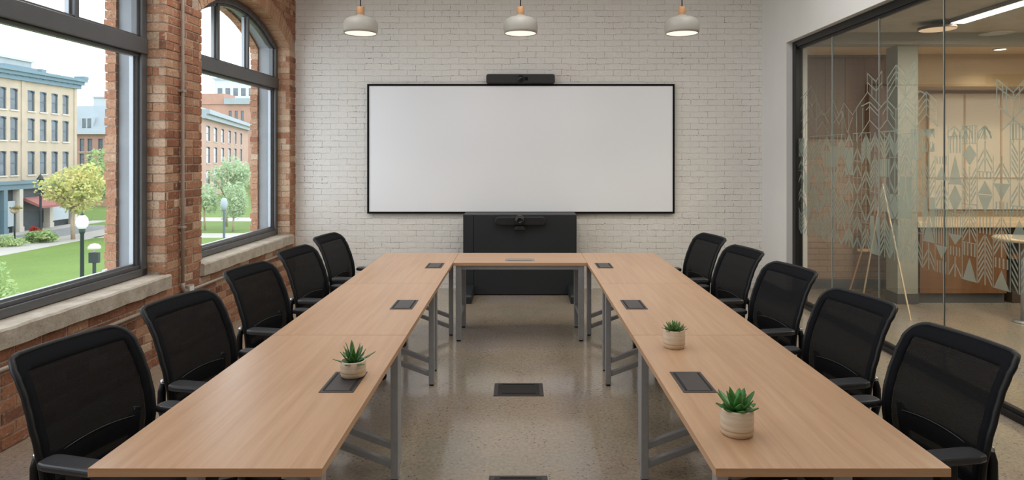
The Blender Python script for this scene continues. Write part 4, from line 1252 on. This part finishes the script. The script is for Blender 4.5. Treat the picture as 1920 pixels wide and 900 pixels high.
# roofscape block beyond the cream building
mr = empty('mansard_house', (-58.8, 85, 0)); tag(mr, 'red brick house with grey mansard roof beside the cream building', 'building')
facade(mr, MAT['far_red'], -6, 7, GZ, 4.6, 12, [.55, 1.6, 3.0, 4.2], .62, [(-2.2, -.3), (.6, 2.0), (2.3, 4.0)], MAT['win_frame'], MAT['win_pane'], .1, MAT['cream_sill'])
bm = B(); box(bm, -6.3, 7.3, -.5, .2, 4.6, 4.95); obj('eaves', bm, MAT['far_white'], mr)
bm = B(); prism(bm, [(-.1, 4.95), (1.5, 8.5), (10, 8.5), (12, 4.95)], 0, -6, 7); obj('roof', bm, MAT['roof_grey'], mr)
bm = B(); box(bm, .3, 1.9, .15, 1.2, 5.2, 6.9); obj('dormer', bm, MAT['far_white'], mr)
bm = B(); box(bm, .5, .95, .1, .16, 5.4, 6.7); box(bm, 1.2, 1.65, .1, .16, 5.4, 6.7); obj('dormer_window', bm, MAT['win_pane'], mr)
bm = B(); box(bm, 1.0, 2.9, 1.6, 4, 6.0, 9.6); box(bm, .9, 3.0, 1.45, 4.1, 9.6, 9.8); obj('roof_tower', bm, MAT['far_white'], mr)
wt = empty('roof_plant_room', (-60, 66, 0)); tag(wt, 'grey blue rooftop box rising behind the cream building', 'building')
bm = B(); box(bm, -6, 5.0, 0, 6, GZ, 12.2); obj('box_body', bm, MAT['roof_grey'], wt); bm = B(); box(bm, -6.2, 5.2, -.2, 6.2, 12.2, 12.5); obj('coping', bm, MAT['far_white'], wt)

# red brick building through the second window
dA = Vector((-49.3, 99, 0)); dB = Vector((-61.7, 143, 0)); L = (dB-dA).length; ang = math.atan2(dB.y-dA.y, dB.x-dA.x)
rb = empty('brick_warehouse', dA, ang); tag(rb, 'long red brick warehouse with grey cornice seen through the second window', 'building')
cols2 = [4.9, 11.3, 18.2, 25.8, 32.9, 40.7]
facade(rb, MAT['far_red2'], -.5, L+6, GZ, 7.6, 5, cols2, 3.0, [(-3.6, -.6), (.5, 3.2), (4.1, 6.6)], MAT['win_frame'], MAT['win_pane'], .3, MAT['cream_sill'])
bm = B(); box(bm, -.9, L+6.3, -.8, .2, 7.5, 8.2); box(bm, -.9, L+6.3, -1.3, .4, 8.2, 8.9); obj('cornice', bm, MAT['roof_grey'], rb)
bm = B(); prism(bm, [(-1.0, 8.9), (3, 10.2), (5, 10.2), (5, 8.9)], 0, -.5, L+6); obj('roof', bm, MAT['far_white'], rb)
rb2 = empty('brick_warehouse', (-90, 170, 0)); tag(rb2, 'taller red brick block rising behind the long warehouse', 'building')
facade(rb2, MAT['far_red'], -6, 26, GZ, 15.4, 12, [12.9, 14.5, 16.1], .8, [(10.3, 13.7)], MAT['win_frame'], MAT['win_pane'], .2)
bm = B(); box(bm, 11.6, 26.3, -.8, .3, 15.4, 17.0); obj('cornice', bm, MAT['roof_grey'], rb2)
bm = B(); box(bm, -6, 11.5, -.3, 6, 15.4, 18.2); obj('parapet', bm, MAT['far_red'], rb2)
wtw = empty('office_tower', (-110, 230, 0)); tag(wtw, 'pale white office block standing furthest behind the brick roofs', 'building')
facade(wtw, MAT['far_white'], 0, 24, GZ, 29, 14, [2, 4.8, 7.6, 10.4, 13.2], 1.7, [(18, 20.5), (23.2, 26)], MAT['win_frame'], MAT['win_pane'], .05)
bm = B(); box(bm, 3, 14, 2, 10, 29.6, 33); obj('roof_box', bm, MAT['far_white'], wtw); bm = B(); box(bm, -.5, 24.5, -.6, 14.4, 29, 29.7); obj('roof_slab', bm, MAT['roof_grey'], wtw)

# trees ------------------------------------------------------------------------
def leafy(bm, c, rad, n, size, rr):
    cl = []
    for _ in range(16):
        while True:
            p = Vector((rr.uniform(-1, 1), rr.uniform(-1, 1), rr.uniform(-1, 1)))
            if .25 < p.length < 1: break
        cl.append((Vector((p.x*rad[0]*.72, p.y*rad[1]*.72, p.z*rad[2]*.72)), rr.uniform(.32, .5)))
    for k in range(n):
        cc, cr_ = cl[rr.randrange(len(cl))]
        d = Vector((rr.gauss(0, 1), rr.gauss(0, 1), rr.gauss(0, 1))).normalized()*rr.uniform(.55, 1.0)
        p = Vector(c)+cc+Vector((d.x*rad[0], d.y*rad[1], d.z*rad[2]))*cr_
        a = Vector((rr.gauss(0, 1), rr.gauss(0, 1), rr.gauss(0, .6))).normalized(); b = a.cross(Vector((rr.gauss(0, 1), rr.gauss(0, 1), rr.gauss(0, 1)))).normalized()
        s = size*rr.uniform(.7, 1.4)
        quad(bm, p-a*s, p-b*s*.55, p+a*s, p+b*s*.55)
def foliage_mat(name, a, b, c):
    t = NT(name); v = t.coord('Object'); n = t.noise(v, 1.1, 4)
    col = t.ramp(n, [(.3, s2l(a)), (.5, s2l(b)), (.7, s2l(c))])
    p = t.principled(col, .7, 0, .2); tr = t.n('ShaderNodeBsdfTranslucent'); t.l(col, tr.inputs['Color'])
    mx = t.n('ShaderNodeMixShader'); mx.inputs[0].default_value = .4; t.l(p.outputs[0], mx.inputs[1]); t.l(tr.outputs[0], mx.inputs[2])
    return t.finish(mx)
MAT['fol_y'] = foliage_mat('yellow_green_leaves', (158, 172, 110), (204, 204, 138), (236, 220, 156))  # leaf colours here and below are lightened to hold outdoor haze
MAT['fol_g'] = foliage_mat('green_leaves', (136, 164, 112), (170, 192, 136), (200, 208, 152))
MAT['fol_p'] = foliage_mat('pale_green_leaves', (156, 180, 142), (184, 202, 166), (206, 216, 184))
MAT['bark'] = plain('pale_bark', (168, 148, 126), .9, var=.12, scale=4)
def tree(x, y, zc, rad, mat, label, n, size, seed, tr=.16):
    r = empty('tree', (x, y, GZ)); tag(r, label, 'tree', 'trees in the park')
    rr = random.Random(seed); h = zc-GZ
    bm = B(); tube(bm, [(0, 0, 0), (rr.uniform(-.1, .1), 0, h*.35), (rr.uniform(-.15, .15), .1, h*.7), (0, 0, h+rad[2]*.4)], [tr, tr*.8, tr*.6, tr*.2], 8)
    for k in range(6):
        a = k*1.05; tube(bm, [(0, 0, h*.55), (rad[0]*.35*math.cos(a), rad[1]*.35*math.sin(a), h*.85), (rad[0]*.7*math.cos(a), rad[1]*.7*math.sin(a), h*1.05)], [tr*.5, tr*.3, tr*.1], 6)
    obj('trunk', bm, MAT['bark'], r, True)
    bm = B(); leafy(bm, (0, 0, h), rad, n, size, rr); obj('crown', bm, mat, r)
tree(-36.0, 51.5, -.75, (2.9, 2.9, 2.2), MAT['fol_y'], 'yellow green leafy tree in front of the cream building', 4200, .14, 1)
tree(-37.2, 58, .0, (2.6, 2.6, 2.5), MAT['fol_g'], 'green tree behind the yellow green tree at the brick jamb', 3200, .15, 2)
tree(-28.0, 61, -.3, (2.3, 2.3, 2.1), MAT['fol_p'], 'round pale tree in front of the long red brick warehouse', 2600, .13, 3, .12)
tree(-28.6, 58, -1.8, (1.7, 1.7, 1.9), MAT['fol_p'], 'low loose tree beside the second window pier', 1700, .12, 4, .1)
tree(-25.6, 57, -2.4, (1.2, 1.2, 2.3), MAT['fol_p'], 'narrow pale tree against the brick jamb of second window', 2000, .12, 5, .1)
def shrub(name, x, y, rad, mat, label, n, size, seed):
    rr = random.Random(seed); bm = B(); leafy(bm, (0, 0, rad[2]*.8), rad, n, size, rr)
    o = obj(name, bm, mat); o.location = (x, y, GZ); tag(o, label, 'shrub', 'shrubs in the park'); return o
shrub('hedge', -37.3, 49.6, (1.5, .8, .6), MAT['fol_g'], 'low green hedge below the yellow green tree', 1800, .10, 6)
shrub('shrub', -38.2, 47.5, (1.6, .9, .5), MAT['fol_g'], 'low shrub at the foot of the flower basket post', 900, .09, 7)
shrub('shrub', -18.6, 22.4, (1.1, 1.1, 2.1), MAT['fol_g'], 'tall green shrub just outside the first window', 2200, .09, 8)
shrub('shrub', -32.0, 57.0, (2.2, 1.0, 1.1), MAT['fol_g'], 'dark green shrub behind the globe lamp', 1400, .12, 9)

# street furniture ----------------------------------------------------------------
def post(name, x, y, label, cat, group=None):
    r = empty(name, (x, y, GZ)); tag(r, label, cat, group); return r
g = post('street_lamp', -16.44, 24, 'dark green lamp post with white globe on the lawn', 'street lamp', 'lamp posts outside')
bm = B(); lathe(bm, [(0, 0), (.16, 0), (.14, .3), (.075, .5), (.065, 3.8), (.09, 3.85), (.12, 3.98), (0, 4.0)], 18); obj('post', bm, MAT['dark_green'], g, True)
bm = B(); lathe(bm, [(0, 3.98), (.12, 4.0), (.19, 4.12), (.21, 4.26), (.18, 4.4), (.10, 4.5), (0, 4.52)], 24); obj('globe', bm, MAT['globe'], g, True)
bm = B(); lathe(bm, [(0, 4.5), (.07, 4.5), (.05, 4.56), (.02, 4.6), (0, 4.7)], 14); obj('finial', bm, MAT['dark_green'], g, True)
g = post('street_lamp', -41.55, 55.4, 'tall dark street lamp with lantern head before the cream building', 'street lamp', 'lamp posts outside')
bm = B(); lathe(bm, [(0, 0), (.2, 0), (.17, .4), (.1, .7), (.09, 4.1), (.12, 4.2), (0, 4.2)], 14); obj('post', bm, MAT['dark_green'], g, True)
bm = B(); lathe(bm, [(0, 4.2), (.14, 4.2), (.26, 4.7), (.3, 4.72), (.12, 5.0), (.04, 5.1), (0, 5.25)], 8); obj('lantern', bm, MAT['dark_green'], g)
g = post('street_lamp', -13.9, 30, 'slim grey lamp post with teardrop lantern through the second window', 'street lamp', 'lamp posts outside')
bm = B(); lathe(bm, [(0, 0), (.12, 0), (.1, .4), (.06, .6), (.05, 4.1), (.09, 4.2), (0, 4.2)], 14); obj('post', bm, MAT['win_frame'], g, True)
bm = B(); lathe(bm, [(0, 4.18), (.10, 4.2), (.16, 4.4), (.15, 4.6), (.08, 4.74), (0, 4.78)], 16); obj('lantern', bm, MAT['roof_grey'], g, True)
g = post('park_sign', -14.65, 22, 'dark sign box on a post with pale rounded cap on the lawn', 'sign')
bm = B(); box(bm, -.04, .04, -.04, .04, 0, 3.3); obj('post', bm, MAT['dark_green'], g)
bm = B(); box(bm, -.17, .17, -.06, .06, 3.06, 3.42); obj('sign_board', bm, MAT['dark_green'], g, bevel=.01)
bm = B(); lathe(bm, [(.05, 3.5), (.2, 3.54), (.19, 3.62), (.12, 3.70), (0, 3.73)], 20); lathe(bm, [(0, 3.42), (.03, 3.42), (.03, 3.56), (0, 3.56)], 10); obj('cap', bm, MAT['cream_sill'], g, True)
g = post('utility_cabinet', -12.9, 20.5, 'small pale cabinet standing on the lawn beside the brick jamb', 'cabinet')
bm = B(); box(bm, -.32, .32, -.2, .2, 0, 3.05); obj('cabinet_body', bm, MAT['far_white'], g, bevel=.02)
bm = B(); box(bm, -.36, .36, -.24, .24, 3.05, 3.12); obj('cabinet_lid', bm, MAT['far_white'], g, bevel=.01)
g = post('flower_basket_post', -38.5, 48.7, 'thin post carrying a flower basket beside the street', 'planter')
bm = B(); lathe(bm, [(0, 0), (.06, 0), (.05, 2.4), (0, 2.4)], 10); obj('post', bm, MAT['dark_green'], g, True)
bm = B(); lathe(bm, [(0, 2.3), (.2, 2.4), (.32, 2.62), (0, 2.62)], 16); obj('basket', bm, MAT['bark'], g, True)
bm = B(); leafy(bm, (0, 0, 2.75), (.42, .42, .2), 240, .07, random.Random(3)); obj('flowers', bm, foliage_mat('warm_blooms', (176, 120, 84), (150, 150, 90), (200, 150, 110)), g)
g = post('flower_tub', -40.4, 53.4, 'small tub of red flowers at the kerb', 'planter')
bm = B(); lathe(bm, [(0, 0), (.3, 0), (.4, .5), (0, .5)], 16); obj('tub', bm, MAT['bark'], g, True)
bm = B(); leafy(bm, (0, 0, .62), (.55, .55, .25), 260, .08, random.Random(4)); obj('flowers', bm, foliage_mat('red_blooms', (176, 60, 56), (196, 84, 76), (120, 130, 80)), g)

# ------------------------------------------------------------------ light
w = bpy.data.worlds.new('World'); SC.world = w; w.use_nodes = True
nt = w.node_tree; nt.nodes.clear()
out = nt.nodes.new('ShaderNodeOutputWorld'); bg = nt.nodes.new('ShaderNodeBackground')
tc = nt.nodes.new('ShaderNodeTexCoord'); nz = nt.nodes.new('ShaderNodeTexNoise'); nz.inputs['Scale'].default_value = 2.2; nz.inputs['Detail'].default_value = 5
cr_ = nt.nodes.new('ShaderNodeValToRGB'); cr_.color_ramp.elements[0].position = .35; cr_.color_ramp.elements[0].color = (.80, .89, 1, 1); cr_.color_ramp.elements[1].position = .65; cr_.color_ramp.elements[1].color = (.90, .96, 1, 1)
nt.links.new(tc.outputs['Generated'], nz.inputs['Vector']); nt.links.new(nz.outputs['Fac'], cr_.inputs['Fac']); nt.links.new(cr_.outputs['Color'], bg.inputs['Color'])
bg.inputs['Strength'].default_value = 3.2
nt.links.new(bg.outputs[0], out.inputs['Surface'])

def area(name, loc, rot, sx, sy, power, color=(1, 1, 1), portal=False):
    d = bpy.data.lights.new(name, 'AREA'); d.shape = 'RECTANGLE'; d.size = sx; d.size_y = sy; d.energy = power; d.color = color
    if portal: d.cycles.is_portal = True
    o = bpy.data.objects.new(name, d); COL.objects.link(o); o.location = loc; o.rotation_euler = rot; return o
for i, wn in enumerate(WINS):
    o = area('daylight_portal', (XL-.30, (wn[0]+wn[1])/2, (ZS+3.46)/2), (0, -PI/2, 0), 2.8, 2.2, 1, portal=True)
# added fill lights under the ceiling, unseen above the picture
for x in (-2.25, 0.0, 2.1):
    for y in (0.2, 3.0, 5.4):
        area('ceiling_fill', (x, y, ZC-.03), (0, 0, 0), .9, 1.9, (22 if x < 1 else 18)*{.2: .72, 3.0: .85, 5.4: 1.3}[y], (1.0, .99, .985))
for x in (-1.64, 0, 1.655):
    d = bpy.data.lights.new('pendant_bulb', 'SPOT'); d.energy = 26; d.color = (1, .84, .64); d.spot_size = 2.2; d.spot_blend = .6; d.shadow_soft_size = .12
    o = bpy.data.objects.new('pendant_bulb', d); COL.objects.link(o); o.location = (x, 6.56, 2.985)
# lounge lights
area('linear_light_emitter', (4.58, 5.4, 3.11), (0, 0, 0), .14, 2.6, 95, (1, .92, .80))
area('lounge_fill', (7.0, 4.5, 3.10), (0, 0, 0), .6, 4.0, 150, (1, .90, .76))  # added fill without a fitting, brightens the lounge from out of view
for x in (5.92, 6.9):
    d = bpy.data.lights.new('downlight_emitter', 'SPOT'); d.energy = 20; d.color = (1, .87, .68); d.spot_size = 2.3; d.spot_blend = .7; d.shadow_soft_size = .06
    o = bpy.data.objects.new('downlight_emitter', d); COL.objects.link(o); o.location = (x, 7.9, 3.03)

# ------------------------------------------------------------------ camera and view
cam = bpy.data.cameras.new('camera'); co = bpy.data.objects.new('camera', cam); COL.objects.link(co)
co.location = (0, 0, 1.74); co.rotation_euler = (PI/2, 0, 0)
cam.sensor_fit = 'HORIZONTAL'; cam.sensor_width = 36; cam.lens = 1200/1920*36
cam.shift_x = -16/1920; cam.shift_y = -(450-292)/1920
cam.clip_start = .05; cam.clip_end = 600
SC.camera = co
SC.view_settings.view_transform = 'Standard'; SC.view_settings.look = 'None'
SC.view_settings.gamma = 1; SC.view_settings.use_curve_mapping = False
SC.view_settings.exposure = 0.0
SC.cycles.use_denoising = True
SC.cycles.max_bounces = 10; SC.cycles.diffuse_bounces = 5; SC.cycles.glossy_bounces = 4; SC.cycles.transparent_max_bounces = 24
SC.cycles.caustics_reflective = False; SC.cycles.caustics_refractive = False
SC.cycles.sample_clamp_indirect = 6
